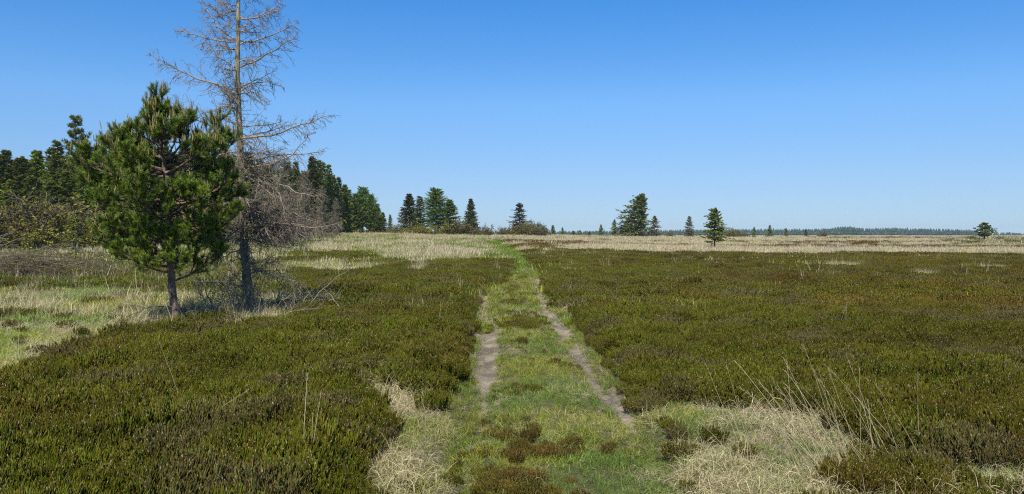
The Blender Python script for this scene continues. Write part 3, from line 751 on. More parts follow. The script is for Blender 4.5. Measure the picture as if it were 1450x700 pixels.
def build_larch(loc, D):
    g = np.random.default_rng(23)
    s = D / F; ox, oy = 352, 445
    root = thing('dead_larch', 'tall bare dead larch with drooping grey twigs rising out of the frame', 'tree', loc)
    tp = resample(px_path([(353, 450), (351, 420), (349, 385), (346, 340), (344, 290), (342, 240), (341, 200), (339, 150), (337.5, 100), (339, 50), (340, 0), (341, -40), (342, -75)], ox, oy, s), 34)
    tp[:, 1] = np.cumsum(g.normal(0, 0.006, 34))
    zt = tp[:, 2]
    rad = np.interp(zt, [0, 0.2, 0.6, 1.5, 3, 5, 6.5, 7.8], [0.17, 0.13, 0.105, 0.09, 0.073, 0.055, 0.038, 0.01]) * (1 + g.normal(0, 0.05, 34))
    m = MB(); tubes(m, tp[None], rad[None], 12); link('trunk', m.mesh('larch_trunk', [M_barkl], True), root)
    spec = [  # main limbs seen against the sky, as paths from the stem outwards, and the depth of the tip in metres
        ([(340, 20), (362, 22), (385, 6), (398, -8)], 0.3), ([(343, 24), (370, 24), (392, 20), (408, 14)], -0.3),
        ([(342, 60), (365, 52), (388, 42), (408, 26), (416, 20)], 0.4), ([(342, 92), (372, 82), (400, 70), (420, 60), (433, 53)], -0.5),
        ([(340, 18), (322, 6), (310, -4)], 0.2), ([(339, 26), (318, 20), (300, 8)], -0.3),
        ([(337, 56), (318, 42), (300, 24), (284, 2), (278, -8)], 0.3), ([(337, 56), (315, 56), (295, 54), (270, 46), (258, 48)], -0.3),
        ([(337, 94), (318, 82), (300, 70), (288, 62), (283, 50)], 0.5), ([(336, 68), (322, 64), (312, 66)], -0.2),
        ([(337, 132), (318, 121), (290, 111), (262, 100), (240, 88), (226, 78)], -0.4),
        ([(340, 175), (331, 155), (320, 130), (314, 102), (313, 92)], 0.3),
        ([(340, 192), (322, 187), (300, 185), (285, 183)], 0.5), ([(340, 190), (310, 180), (280, 165), (262, 150), (250, 142)], -0.7),
        ([(343, 192), (368, 190), (395, 188), (420, 180), (450, 173), (476, 163)], -0.5),
        ([(344, 190), (360, 185), (380, 178), (400, 168)], 0.6),
        ([(344, 222), (370, 220), (400, 212), (430, 213), (452, 208)], 0.4), ([(344, 232), (368, 233), (395, 226), (418, 217), (440, 196), (446, 188)], -0.4),
        ([(345, 255), (375, 257), (405, 258), (425, 268), (450, 276), (468, 273)], -0.6), ([(345, 262), (370, 278), (400, 292), (420, 300), (445, 310)], 0.3),
        ([(346, 296), (370, 305), (400, 313), (440, 318), (470, 317), (494, 308)], -0.5), ([(345, 285), (372, 300), (400, 318), (425, 330)], 0.8),
        ([(345, 240), (372, 248), (398, 262), (415, 282), (425, 305)], -1.1), ([(345, 270), (365, 290), (385, 312), (400, 335)], -0.9),
        ([(347, 345), (330, 352), (310, 362), (296, 372)], 0.3),
        ([(348, 385), (375, 378), (400, 388), (425, 392)], -0.4), ([(348, 400), (330, 398), (305, 392), (290, 398)], -0.5),
        ([(341, 130), (360, 128), (380, 138), (392, 150)], -0.6), ([(340, 128), (355, 112), (375, 108), (395, 116)], 0.5),
        ([(339, 150), (325, 148), (308, 158), (298, 170)], -0.5), ([(341, 210), (320, 214), (298, 226), (285, 242)], -0.6),
        ([(348, 372), (368, 366), (382, 372), (392, 390)], 0.5)]
    limbs = []
    for pts, dep in spec:
        P = resample(px_path(pts, ox, oy, s), 10); L = np.linalg.norm(np.diff(P, axis=0), axis=1).sum()
        P[:, 1] += dep * np.linspace(0, 1, 10) ** 1.1 + np.interp(P[0, 2], zt, tp[:, 1])
        P[1:] += g.normal(0, 0.014, (9, 3)); limbs.append((P, L, 15))
    for k in range(84):       # the rest of the whorls
        zb = g.uniform(0.7, 7.5); a = g.random() * 6.283
        L = np.interp(zb, [0.7, 2.4, 5.0, 7.5], [1.0, 1.15, 0.8, 0.35]) * g.uniform(0.5, 1.1)
        if k > 58: zb = g.uniform(1.2, 3.6); a = g.normal(0, 0.9); L = g.uniform(0.8, 1.9)
        if zb < 3.6 and math.cos(a) < -0.2: L *= 0.6
        if zb < 1.75: L *= 0.5
        el = g.uniform(-0.25, 0.45)
        b = np.array([[np.interp(zb, zt, tp[:, 0]), np.interp(zb, zt, tp[:, 1]), zb]])
        P = grow(b, np.array([[math.cos(a) * math.cos(el), math.sin(a) * math.cos(el), math.sin(el)]]), L, 10, -0.035 if zb < 4 else 0.0, 0.07, g)[0]
        limbs.append((P, L, 15))
    for P, L, dens in limbs:
        m = MB(); r0 = 0.008 + 0.009 * L
        tubes(m, P[None], np.linspace(r0, 0.005, 10)[None], 6, col=g.uniform(0.85, 1.25) * np.ones(3))
        low = P[0, 2] < 3.4
        twiggy(m, P[None], g, r0, dens=22 if low else 24, sub=0.42 if low else 0.42, droop=-0.10 if low else -0.05, r2=0.0052, third=6, col=(1.0, 0.97, 0.92) if low else (0.98, 0.92, 0.8))
        link('branch', m.mesh('larch_branch', [M_twig]), root)
    # short dead spurs all the way down the stem
    n = 240; zb = g.uniform(0.3, 7.2, n); a = g.random(n) * 6.283; el = g.uniform(-0.5, 0.3, n)
    b = np.stack([np.interp(zb, zt, tp[:, 0]), np.interp(zb, zt, tp[:, 1]), zb], 1)
    P = grow(b, np.stack([np.cos(a), np.sin(a), el], 1), g.uniform(0.12, 0.45, n), 6, -0.05, 0.15, g)
    m = MB(); tubes(m, P, np.linspace(0.006, 0.0025, 6)[None].repeat(n, 0), 3, col=g.uniform(0.5, 1.2, (n, 1)) * np.ones((1, 3)))
    n3 = n * 4; i3 = np.repeat(np.arange(n), 4); q3, T3 = sample(P, i3, g.uniform(0.3, 1, n3))
    P3 = grow(q3, perp_dirs(T3, 0.9, g), g.uniform(0.04, 0.14, n3), 4, -0.05, 0.15, g)
    tubes(m, P3, np.full((n3, 4), 0.0024), 3, col=g.uniform(0.5, 1.2, (n3, 1)) * np.ones((1, 3)))
    link('spurs', m.mesh('larch_spurs', [M_twig]), root)
    return root

# --- generic conifers for the wood edge and the open heath ----------------------
def conifer(seed, Hh=10.0, Rb=2.2, clear=0.06, wh=26, br=6, taper=0.85, style='spruce', lw=0.055, asym=0.0, bare=0.0, lean=0.0, ragged=0.25, tw=11, droop=-0.03, brown=0.0, top_gap=0.0, trunk_r=None, deadlow=0.0):
    """returns trunk mesh and crown mesh of a tree about Hh tall, base at the origin"""
    g = np.random.default_rng(seed)
    N = 12; zt = np.linspace(0, Hh, N); tx = lean * (zt / Hh) ** 1.3 * Hh + np.cumsum(g.normal(0, 0.012 * Hh / 10, N)); ty = np.cumsum(g.normal(0, 0.012 * Hh / 10, N))
    tp = np.stack([tx, ty, zt], 1); r0 = trunk_r or 0.016 * Hh
    mt = MB(); tubes(mt, tp[None], (np.linspace(1, 0.06, N) ** 0.9 * r0)[None], 7)
    zz = []; z = clear * Hh
    while z < Hh * 0.985:
        zz.append(z); z += Hh * (1 - clear) / wh * g.uniform(0.7, 1.3) * (1.15 - 0.45 * (z / Hh))
    B = []; LL = []
    bs = []; ds = []; ls = []; fr = []
    for z in zz:
        f = (z / Hh - clear) / (1 - clear)
        if style in ('larch', 'pine'):
            prof = math.sin(min(1, (f + 0.12) * 1.0) * math.pi * 0.92) ** 0.7 if style == 'larch' else (1 - f) ** 0.6 * min(1, 0.45 + f * 2.2)
        else:
            prof = (1 - f) ** taper * min(1, 0.72 + 1.6 * f)
        k = max(3, int(round(br * (0.7 + 0.5 * (1 - f))))); a0 = g.random() * 6.283
        lvl = g.uniform(1 - ragged, 1 + ragged * 0.6)
        for i in range(k):
            if g.random() < bare: continue
            a = a0 + i * 6.283 / k + g.normal(0, 0.2)
            L = Rb * prof * lvl * g.uniform(1 - ragged, 1 + ragged * 0.5) + 0.025 * Hh * 0.6
            L *= 1 + asym * math.cos(a)
            el = (-0.12 + 0.85 * f ** 1.3) if style == 'spruce' else (0.15 + 0.6 * f)
            el += g.normal(0, 0.12)
            zq = min(Hh * 0.98, z + g.uniform(-0.6, 0.6) * Hh / wh)
            bs.append([np.interp(zq, zt, tx), np.interp(zq, zt, ty), zq]); ds.append([math.cos(a) * math.cos(el), math.sin(a) * math.cos(el), math.sin(el)]); ls.append(L); fr.append(f)
    bs = np.array(bs); ds = np.array(ds); ls = np.array(ls); fr = np.array(fr)
    P = grow(bs, ds, ls, 6, 0, 0.06, g, curl=np.array([droop * 1.5, droop, 0.0, 0.05, 0.08]))
    tubes(mt, P, np.linspace(1, 0.25, 6)[None] * (0.006 * Hh * (0.3 + ls / Rb))[:, None] * 0.5, 3)
    mc = MB(); M = len(bs)
    dead = fr < deadlow
    if style == 'bare':
        n2 = M * tw; i2 = np.repeat(np.arange(M), tw); t = g.uniform(0.12, 1, n2); q, T = sample(P, i2, t)
        l2 = ls[i2] * 0.45 * (1.1 - t) * g.uniform(0.5, 1.3, n2) + 0.05
        d2 = perp_dirs(T, g.uniform(0.6, 1.2, n2), g, flat=0.3); P2 = grow(q, d2, l2, 5, -0.05, 0.14, g)
        tubes(mt, P2, np.full((n2, 5), lw * 0.35), 3)
        n3 = n2 * 3; i3 = np.repeat(np.arange(n2), 3); q3, T3 = sample(P2, i3, g.uniform(0.2, 1, n3))
        P3 = grow(q3, perp_dirs(T3, 0.9, g), l2[i3] * 0.5, 4, -0.04, 0.15, g)
        tubes(mt, P3, np.full((n3, 4), lw * 0.25), 3)
        return mt, None
    i2 = np.repeat(np.arange(M), tw); n2 = len(i2); t = 1 - g.random(n2) ** 1.2 * 0.88
    keep = ~(dead[i2] & (g.random(n2) < 0.8)); i2 = i2[keep]; t = t[keep]; n2 = len(i2)
    q, T = sample(P, i2, t)
    if style == 'pine':
        l2 = 0.16 * (ls[i2] ** 0.5) * g.uniform(0.5, 1.3, n2) + 0.1
        d2 = perp_dirs(T, g.uniform(0.3, 1.0, n2), g, flat=0.3); d2[:, 2] += 0.35
        P2 = grow(q, d2, l2, 4, 0.08, 0.08, g)
        kk = 14; i3 = np.repeat(np.arange(n2), kk); q3, T3 = sample(P2, i3, g.uniform(0.35, 1, n2 * kk))
        d3 = perp_dirs(T3, g.uniform(0.3, 1.2, n2 * kk), g); e = q3 + d3 * (g.uniform(0.6, 1.2, (n2 * kk, 1)) * 0.022 * Hh)
        c = np.repeat(g.uniform(0.65, 1.3, n2), kk)[:, None] * g.uniform(0.8, 1.2, (n2 * kk, 1)) * np.array([[1, 1, 1]])
        blades(mc, np.stack([q3, e], 1), np.array([lw * 0.55, lw * 0.3])[None].repeat(n2 * kk, 0), g.normal(size=(n2 * kk, 3)), col=c)
    else:
        l2 = (0.30 * ls[i2] * (1.15 - t) + 0.02 * Hh) * g.uniform(0.6, 1.3, n2)
        if style == 'larch': l2 *= 0.8
        d2 = perp_dirs(T, g.uniform(0.4, 1.0, n2), g, flat=0.5)
        d2[:, 2] += -0.10 if style == 'spruce' else -0.25
        P2 = grow(q, d2, l2, 4, -0.03, 0.10, g)
        W = np.array([0.7, 1.0, 0.8, 0.15])[None] * lw * g.uniform(0.6, 1.3, (n2, 1))
        br_ = (g.random(n2) < brown * (1.25 - fr[i2]))[:, None] if brown else np.zeros((n2, 1), bool)
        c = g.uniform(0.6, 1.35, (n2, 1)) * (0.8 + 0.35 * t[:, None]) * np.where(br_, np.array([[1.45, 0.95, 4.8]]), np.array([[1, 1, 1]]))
        c = np.clip(c, 0, 6)
        S1 = np.cross(norm(P2[:, -1] - P2[:, 0]), np.tile([0, 0, 1.0], (n2, 1)))
        blades(mc, P2, W, S1 + g.normal(0, 0.25, (n2, 3)), col=c)
        blades(mc, P2 + [0, 0, -0.01], W * 0.8, np.cross(norm(P2[:, -1] - P2[:, 0]), S1) + g.normal(0, 0.3, (n2, 3)), col=c * 0.92)
        # spire and limb ends
        Wt = np.array([0.5, 1, 0.9, 0.7, 0.5, 0.1])[None].repeat(M, 0) * lw * 0.9
        blades(mc, P, Wt, np.cross(T[np.searchsorted(i2, np.arange(M)).clip(0, n2 - 1)], [0, 0, 1.0]) + g.normal(0, 0.3, (M, 3)), col=np.ones(3))
    return mt, mc

def make_bush(seed, r, h, leafy=1.0, lw=0.03, stems=34, tw=12, col=(1, 1, 1)):
    """rounded shrub: many forked stems, small leaves or none"""
    g = np.random.default_rng(seed)
    b, a = disc(stems, r * 0.25, g); el = np.arccos(np.clip(g.random(stems) * 1.0, 0, 1)); el = math.pi / 2 - el * 0.85
    a = g.random(stems) * 6.283
    d = np.stack([np.cos(a) * np.cos(el), np.sin(a) * np.cos(el), np.sin(el)], 1)
    ln = 1.0 / np.sqrt((np.cos(el) / r) ** 2 + (np.sin(el) / h) ** 2) * g.uniform(0.7, 1.08, stems)
    P = grow(b, d, ln, 6, 0.02, 0.12, g)
    mt = MB(); tubes(mt, P, np.linspace(0.02, 0.006, 6)[None].repeat(stems, 0) * h / 1.5, 4)
    i2 = np.repeat(np.arange(stems), tw); n2 = len(i2); t = g.uniform(0.25, 1, n2); q, T = sample(P, i2, t)
    P2 = grow(q, perp_dirs(T, g.uniform(0.4, 1.0, n2), g), ln[i2] * g.uniform(0.15, 0.4, n2), 5, 0.02, 0.14, g)
    tubes(mt, P2, np.full((n2, 5), lw * 0.22), 3)
    i3 = np.repeat(np.arange(n2), 4); n3 = len(i3); q3, T3 = sample(P2, i3, g.uniform(0.2, 1, n3))
    P3 = grow(q3, perp_dirs(T3, g.uniform(0.4, 1.0, n3), g), h * g.uniform(0.06, 0.15, n3), 4, 0, 0.15, g)
    tubes(mt, P3, np.full((n3, 4), lw * 0.15), 3)
    mc = None
    if leafy > 0:
        mc = MB(); n4 = int(n3 * 2 * leafy); i4 = g.integers(0, n3, n4); q4, T4 = sample(P3, i4, g.uniform(0.2, 1, n4))
        e = q4 + perp_dirs(T4, g.uniform(0.4, 1.2, n4), g) * (lw * g.uniform(1, 2.2, (n4, 1)))
        blades(mc, np.stack([q4, (q4 + e) / 2, e], 1), np.array([0.25, 0.55, 0.15])[None].repeat(n4, 0) * lw * 1.1, g.normal(size=(n4, 3)), col=g.uniform(0.6, 1.4, (n4, 1)) * np.array([col]))
    return mt, mc

VAR = {}
def variant(key, fn, mat_t, mat_c, H, crown='crown', trunk='trunk'):
    mt, mc = fn()
    VAR[key] = (mt.mesh(key + '_' + trunk, [mat_t], True), mc.mesh(key + '_' + crown, [mat_c]) if mc else None, H, trunk, crown)
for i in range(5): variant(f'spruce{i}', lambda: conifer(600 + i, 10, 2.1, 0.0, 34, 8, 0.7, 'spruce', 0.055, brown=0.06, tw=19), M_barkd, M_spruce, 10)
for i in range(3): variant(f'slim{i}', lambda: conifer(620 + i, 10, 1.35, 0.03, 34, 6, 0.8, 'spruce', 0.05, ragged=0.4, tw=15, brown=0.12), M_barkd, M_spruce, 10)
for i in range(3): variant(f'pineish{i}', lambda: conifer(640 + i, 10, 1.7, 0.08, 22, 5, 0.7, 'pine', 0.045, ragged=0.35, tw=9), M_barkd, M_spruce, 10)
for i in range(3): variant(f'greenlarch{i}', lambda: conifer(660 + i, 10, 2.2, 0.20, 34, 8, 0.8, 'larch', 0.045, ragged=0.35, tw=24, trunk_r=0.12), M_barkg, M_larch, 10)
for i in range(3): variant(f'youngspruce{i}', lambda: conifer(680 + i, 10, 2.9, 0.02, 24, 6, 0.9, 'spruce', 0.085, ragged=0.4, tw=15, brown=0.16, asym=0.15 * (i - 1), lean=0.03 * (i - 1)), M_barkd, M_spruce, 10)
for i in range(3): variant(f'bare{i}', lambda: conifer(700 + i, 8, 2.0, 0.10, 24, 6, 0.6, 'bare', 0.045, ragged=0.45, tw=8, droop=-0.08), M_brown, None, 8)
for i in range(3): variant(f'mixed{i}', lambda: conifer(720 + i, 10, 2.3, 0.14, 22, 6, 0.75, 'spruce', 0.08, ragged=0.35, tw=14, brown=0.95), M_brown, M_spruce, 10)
for i in range(4): variant(f'shrub{i}', lambda: make_bush(740 + i, 1.6, 1.5, 1.3, 0.05, col=(1.15, 0.92, 0.85)), M_dkbrown, M_spruce, 1.5, 'foliage', 'stems')
for i in range(3): variant(f'twigbush{i}', lambda: make_bush(760 + i, 1.5, 1.5, 0.5, 0.05, stems=44, tw=14, col=(1.15, 0.95, 1.0)), M_dkbrown, M_spruce, 1.5, 'foliage', 'stems')

def place(key, px, D, top, name, label, cat, group=None, wide=1.0, rz=None, dz=0.0, n_=[0]):
    """stand a tree on the terrain D metres off, its top under row `top` of the frame"""
    n_[0] += 1
    g = random.Random(n_[0] * 13 + 5)
    x = (px - 725) / F * D; z = float(terrain(x, D)) - 0.05 + dz
    H = Z0 + CAM_H - (top - HOR) / F * D - z
    mt, mc, H0, tn, cn = VAR[key]; s = H / H0
    r = thing(name, label, cat, (x, D, z), group, g.random() * 6.283 if rz is None else rz, (s * wide, s * wide, s))
    link(tn, mt, r)
    if mc: link(cn, mc, r)
    return r

# ------------------------------------------------------------------ hero trees
def gpos(px, D): 
    x = (px - 725) / F * D
    return (x, D, float(terrain(x, D)) - 0.03)
build_pine(gpos(250, 14.9), 14.9)
build_larch(gpos(352, 17.0), 17.0)

# ------------------------------------------------------------------ the wood on the left, front edge along the skyline
TG = 'conifers at the edge of the wood'
front = [
 # px, D, top row, mesh, label, width
 (-62, 76, 222, 'spruce2', None, 1.1), (-30, 78, 212, 'spruce3', None, 1.1),
 (-6, 78, 219, 'spruce0', 'green spruce cut by the left frame edge', 1.15),
 (9, 79, 214, 'spruce1', 'green spruce with the first pointed top inside the left frame edge', 1.1),
 (30, 79, 223, 'spruce4', 'low rounded green spruce right of the first pointed treetop at the left edge', 1.25),
 (53, 80, 214, 'spruce3', 'green spruce with the middle pointed top between the left edge and the tall dark pine', 1.1),
 (75, 79, 209, 'slim1', 'slim spruce second left of the tall dark tufted pine', 1.3),
 (86, 78, 200, 'slim0', 'slim spruce touching the left side of the tall dark tufted pine', 1.2),
 (108, 75, 168, 'pineish0', 'tall dark tufted pine standing above the wood left of the bushy pine', 0.85),
 (126, 78, 210, 'spruce2', 'dark spruce hugging the right side of the tall tufted pine', 1.1),
 (141, 79, 206, 'pineish1', 'dark conifer half hidden by the left side of the bushy pine', 0.9),
 (164, 80, 196, 'slim2', 'slim treetop showing just over the left shoulder of the bushy pine', 1.2),
 (180, 64, 177, 'pineish2', 'thin sparse pine with a tufted top behind the left shoulder of the bushy pine', 0.6),
 (205, 80, 200, 'spruce0', None, 1.1), (232, 82, 206, 'spruce1', None, 1.1), (262, 84, 208, 'spruce3', None, 1.1), (290, 86, 207, 'spruce4', None, 1.1),
 (318, 88, 209, 'spruce2', 'spruce in the gap between the bushy pine and the dead larch stem', 1.1),
 (353, 90, 218, 'spruce0', 'spruce directly right of the dead larch stem behind its twigs', 1.2),
 (368, 92, 225, 'slim1', 'slim spruce second to the right of the dead larch stem', 1.3),
 (383, 94, 231, 'spruce3', 'spruce third to the right of the dead larch stem, behind bare twigs', 1.2),
 (408, 98, 231, 'spruce1', 'spruce behind the outer twigs of the dead larch', 1.1),
 (420, 101, 230, 'slim2', 'slim brownish spruce at the tips of the dead larch twigs', 1.2),
 (443, 104, 223, 'spruce2', 'tallest dark spruce right of the dead larch twigs', 1.05),
 (450, 107, 227, 'slim0', 'slim dark spruce touching the right side of the tallest spruce', 1.2),
 (458, 110, 229, 'slim1', 'narrow spruce with a thin leader, third step down the wood skyline', 1.0),
 (465, 112, 234, 'slim2', 'narrow dark spruce, fourth step down the wood skyline', 1.2),
 (472, 115, 249, 'spruce4', 'dark spruce, fifth step down the wood skyline', 1.1),
 (480, 119, 251, 'slim0', 'slim dark spruce, sixth step down the wood skyline', 1.2),
 (488, 122, 262, 'spruce0', 'dark spruce, seventh step down the wood skyline', 1.2),
 (495, 126, 269, 'slim2', 'small slim spruce left of the light green larches', 1.3),
 (504, 128, 276, 'greenlarch0', 'left one of the three light green larches at the wood end', 1.1),
 (514, 130, 266, 'greenlarch1', 'tallest light green larch with a pale thin stem at the wood end', 1.15),
 (525, 129, 276, 'greenlarch2', 'right one of the three light green larches at the wood end', 1.1),
 (534, 138, 289, 'spruce1', 'dark spruce behind the right side of the light green larches', 1.3),
 (542, 142, 301, 'spruce3', 'last low dark spruce at the right end of the wood', 1.6),
 (553, 140, 304, 'slim0', 'small young spruce alone just right of the wood', 1.5)]
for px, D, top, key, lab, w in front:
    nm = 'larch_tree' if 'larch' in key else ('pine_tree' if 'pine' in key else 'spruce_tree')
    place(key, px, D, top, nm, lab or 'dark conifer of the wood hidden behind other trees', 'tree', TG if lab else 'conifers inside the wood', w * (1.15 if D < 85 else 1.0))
# rows behind, seen only through gaps
gg = random.Random(5)
skyline = lambda p: np.interp(p, [-80, 60, 180, 330, 400, 440, 470, 500, 540], [222, 222, 205, 215, 236, 236, 256, 282, 304])
p = -90
while p < 535:
    for row in (1, 2):
        D = np.interp(p, [-90, 180, 400, 540], [82, 86, 100, 146]) + row * 7 + gg.uniform(-2, 2)
        place(gg.choice(['spruce0', 'spruce1', 'spruce2', 'spruce3', 'spruce4', 'slim1']), p + gg.uniform(-6, 6), D, skyline(p) + gg.uniform(2, 12), 'spruce_tree',
              'dark conifer of the wood hidden behind other trees', 'tree', 'conifers inside the wood', 1.2)
    p += np.interp(p, [-90, 400, 540], [19, 15, 11])
# bare brown trees and low growth along the foot of the wood
for px, D, top, key, lab in [
    (-22, 70, 262, 'spruce3', None), (16, 70, 256, 'spruce1', 'shorter green spruce in front of the first pointed treetop at the left edge'), (46, 71, 250, 'spruce4', 'shorter bushy spruce below the middle pointed top of the left wood'),
    (72, 70, 258, 'spruce0', 'shorter dark spruce left below the tall tufted pine'), (96, 71, 244, 'spruce2', 'mid height spruce in front of the tall tufted pine stem'), (122, 70, 250, 'spruce3', 'mid height spruce right below the tall tufted pine'), (150, 71, 252, 'spruce1', None),
    (185, 72, 250, 'spruce4', None), (220, 73, 250, 'spruce0', None), (255, 74, 252, 'spruce2', None), (292, 75, 250, 'spruce3', None), (328, 77, 252, 'spruce1', None)]:
    place(key, px, D, top, 'spruce_tree', lab or 'dark conifer of the wood hidden behind other trees', 'tree', 'shorter spruces along the wood edge' if lab else 'conifers inside the wood', 1.7)
low = [(4, 64, 296, 'shrub2', 'dense olive brown shrub under the green spruces at the left frame edge', 2.0), (-40, 64, 296, 'shrub3', None, 2.0),
       (38, 64, 284, 'twigbush1', 'brown tangle of bare twigs at the foot of the wood near the left frame edge', 2.0), (66, 65, 290, 'shrub1', 'olive brown shrub behind and left of the sapling with a pale stem', 1.8),
       (22, 62, 318, 'shrub0', 'low olive shrub in front of the brown twig tangle near the left edge', 2.2), (62, 61, 322, 'shrub1', 'low olive shrub behind the left brush pile', 2.2),
       (92, 64, 300, 'shrub2', 'olive shrub just left of the pale stemmed sapling', 1.7), (130, 64, 306, 'shrub3', 'olive shrub behind the lower left edge of the bushy pine', 2.0),
       (165, 66, 300, 'twigbush0', None, 2), (200, 68, 296, 'shrub1', None, 2), (235, 70, 300, 'twigbush2', None, 2), (275, 70, 298, 'shrub0', None, 2), (310, 72, 296, 'twigbush1', None, 2)]
for px, D, top, key, lab, w in low:
    place(key, px, D, top, 'shrub', lab or 'shrub at the foot of the wood behind the bushy pine', 'shrub', 'shrubs at the foot of the wood', w * 0.7)
bare = [(372, 62, 238, 'bare0', 'bare brown dead tree right behind the dead larch stem'), (398, 66, 228, 'bare1', 'bare brown dead tree in the middle of the three behind the larch twigs'),
        (409, 58, 262, 'bare2', 'low bare brown tree with a dark stump foot on the grass edge'), (432, 74, 243, 'bare0', 'bare brown dead tree at the outer right of the larch twigs'),
        (456, 84, 262, 'bare1', 'small bare brown tree in front of the tallest dark spruces'), (476, 92, 281, 'bare2', 'smallest bare brown tree below the stepped skyline'), (340, 60, 250, 'bare2', 'bare brown tree hidden behind the dead larch stem')]
for px, D, top, key, lab in bare:
    place(key, px, D, top, 'dead_tree', lab, 'dead tree', 'bare brown trees in front of the wood', 0.95)
variant('palesapling', lambda: conifer(805, 3, 0.7, 0.3, 16, 5, 0.8, 'spruce', 0.03, ragged=0.5, tw=9, bare=0.3, brown=0.2, trunk_r=0.035), M_barkg, M_spruce, 3)
place('palesapling', 107, 39.5, 297, 'sapling', 'thin sapling with a pale stem standing behind the brush pile', 'sapling', None, 1.0)

# ------------------------------------------------------------------ trees across the heath
CG = 'conifers of the clump left of the track end'
for px, D, top, key, lab, w in [
    (580, 128, 275, 'spruce1', 'dark narrow spruce with a sharp tip, leftmost of the clump left of the track end', 1.35),
    (596, 127, 278, 'slim0', 'thin grey dark spruce, second from left in the clump by the track end', 1.7),
    (617, 126, 268, 'greenlarch1', 'tallest and brightest green conifer in the middle of the clump by the track end', 1.15),
    (637, 128, 283, 'spruce2', 'slim green conifer, fourth from left in the clump by the track end', 1.5),
    (667, 124, 282, 'spruce1', 'green conical conifer standing at the right end of the clump by the track end', 1.0)]:
    place(key, px, D, top, 'conifer_tree', lab, 'tree', CG, w * 1.25)
for px, D, top, key, lab, w in [
    (566, 126, 321, 'shrub0', 'low green shrub between the wood and the sharp tipped spruce', 1.8), (592, 122, 318, 'shrub1', 'green shrub at the foot of the two darkest clump spruces', 1.8),
    (628, 121, 316, 'shrub2', 'green shrub at the foot of the tallest clump conifer', 1.6), (650, 121, 315, 'shrub3', 'green shrub between the last two conifers of the clump', 1.8),
    (688, 132, 321, 'shrub1', 'low brown green shrub just left of the track end', 1.4),
    (712, 150, 323, 'twigbush0', 'leftmost brown twiggy bush by the grey brown conifer', 1.2), (728, 148, 319, 'shrub2', 'dense olive bush under the grey brown conifer', 1.2),
    (741, 148, 316, 'shrub0', 'taller olive bush at the right foot of the grey brown conifer', 1.2), (754, 150, 316, 'twigbush1', 'brown rounded bush right of the grey brown conifer', 1.2), (765, 152, 322, 'twigbush2', 'small brown bush rightmost beside the grey brown conifer', 1.3)]:
    place(key, px, D, top, 'shrub', lab, 'shrub', 'shrubs round the heath conifers', w * 0.75)
place('mixed0', 735, 150, 288, 'conifer_tree', 'grey brown half bare conifer rising from bushes at the track end', 'tree', None, 1.9)
SG = 'scattered small conifers on the far heath'
for px, D, top, key, lab, w in [
    (773, 196, 322, 'slim1', 'tiny thin conifer next right of the brown bushes', 1.5), (783, 190, 319, 'slim2', 'small pointed conifer, second right of the brown bushes', 1.7),
    (797, 190, 322, 'youngspruce0', 'small dense conifer halfway between the brown bushes and the tree pair', 1.0), (812, 215, 327, 'youngspruce2', 'very low dark conifer in the far grass right of the small dense one', 1.5), (821, 210, 326, 'youngspruce1', 'very low conifer left of the dark lone young spruce', 1.4),
    (834, 230, 328, 'youngspruce0', 'lowest far conifer left of the dark young spruce', 1.6),
    (851, 186, 318, 'youngspruce2', 'small dark young spruce, left of the pair left of the big leaning conifer', 0.95), (870, 186, 311, 'youngspruce1', 'small loose young spruce next to the big leaning conifer', 0.85),
    (976, 188, 306, 'mixed2', 'loose grey green conifer between the leaning tree and the lone near tree', 1.0),
    (1037, 186, 325, 'shrub0', 'dark round bush first right of the lone near conifer', 0.9), (1047, 186, 328, 'shrub1', 'green bush second right of the lone near conifer', 0.9), (1055, 186, 330, 'shrub2', 'smallest green bush third right of the lone near conifer', 0.8),
    (1068, 186, 321, 'youngspruce0', 'slim small conifer right of the row of three bushes', 0.75), (1090, 186, 319, 'youngspruce2', 'broad small green conifer in the middle of the right far row', 1.1),
    (1113, 186, 323, 'mixed1', 'small brownish conifer right of the broad green one', 1.0), (1141, 186, 325, 'youngspruce1', 'small yellow green conifer before the brown bush', 1.0),
    (1165, 190, 329, 'twigbush1', 'small reddish brown bush farthest right in the row', 1.0), (949, 188, 329, 'shrub3', 'low brown shrub between the leaning conifer group and the loose grey conifer', 0.9)]:
    nm = 'shrub' if ('shrub' in key or 'bush' in key) else 'conifer_tree'
    place(key, px, D, top, nm, lab, 'shrub' if nm == 'shrub' else 'tree', SG, w * (1.0 if nm == 'shrub' else 1.45))

def special(key, fn, mt_, mc_, H): variant(key, fn, mt_, mc_, H)
special('leaning', lambda: conifer(801, 10, 3.1, 0.03, 36, 8, 0.75, 'spruce', 0.075, asym=-0.28, lean=0.10, ragged=0.4, tw=19, brown=0.15), M_barkd, M_spruce, 10)
special('halfdead', lambda: conifer(802, 6, 2.2, 0.08, 20, 6, 0.7, 'spruce', 0.07, ragged=0.35, tw=12, brown=0.8), M_brown, M_spruce, 6)
special('lonetree', lambda: conifer(803, 4.2, 1.25, 0.27, 23, 6, 0.75, 'spruce', 0.036, droop=0.02, bare=0.03, ragged=0.42, tw=17, brown=0.22, trunk_r=0.075), M_barkd, M_spruce, 4.2)
special('flatpine', lambda: conifer(804, 4, 1.5, 0.33, 8, 8, 0.6, 'pine', 0.08, ragged=0.45, tw=16, trunk_r=0.12), M_barkd, M_spruce, 4)
place('leaning', 899, 182, 275, 'conifer_tree', 'tall dark conifer leaning right, biggest tree on the open heath', 'tree', None, 1.65, rz=0.0)
place('halfdead', 927, 183, 306, 'conifer_tree', 'half bare brownish conifer touching the right side of the big leaning conifer', 'tree', None, 1.15)
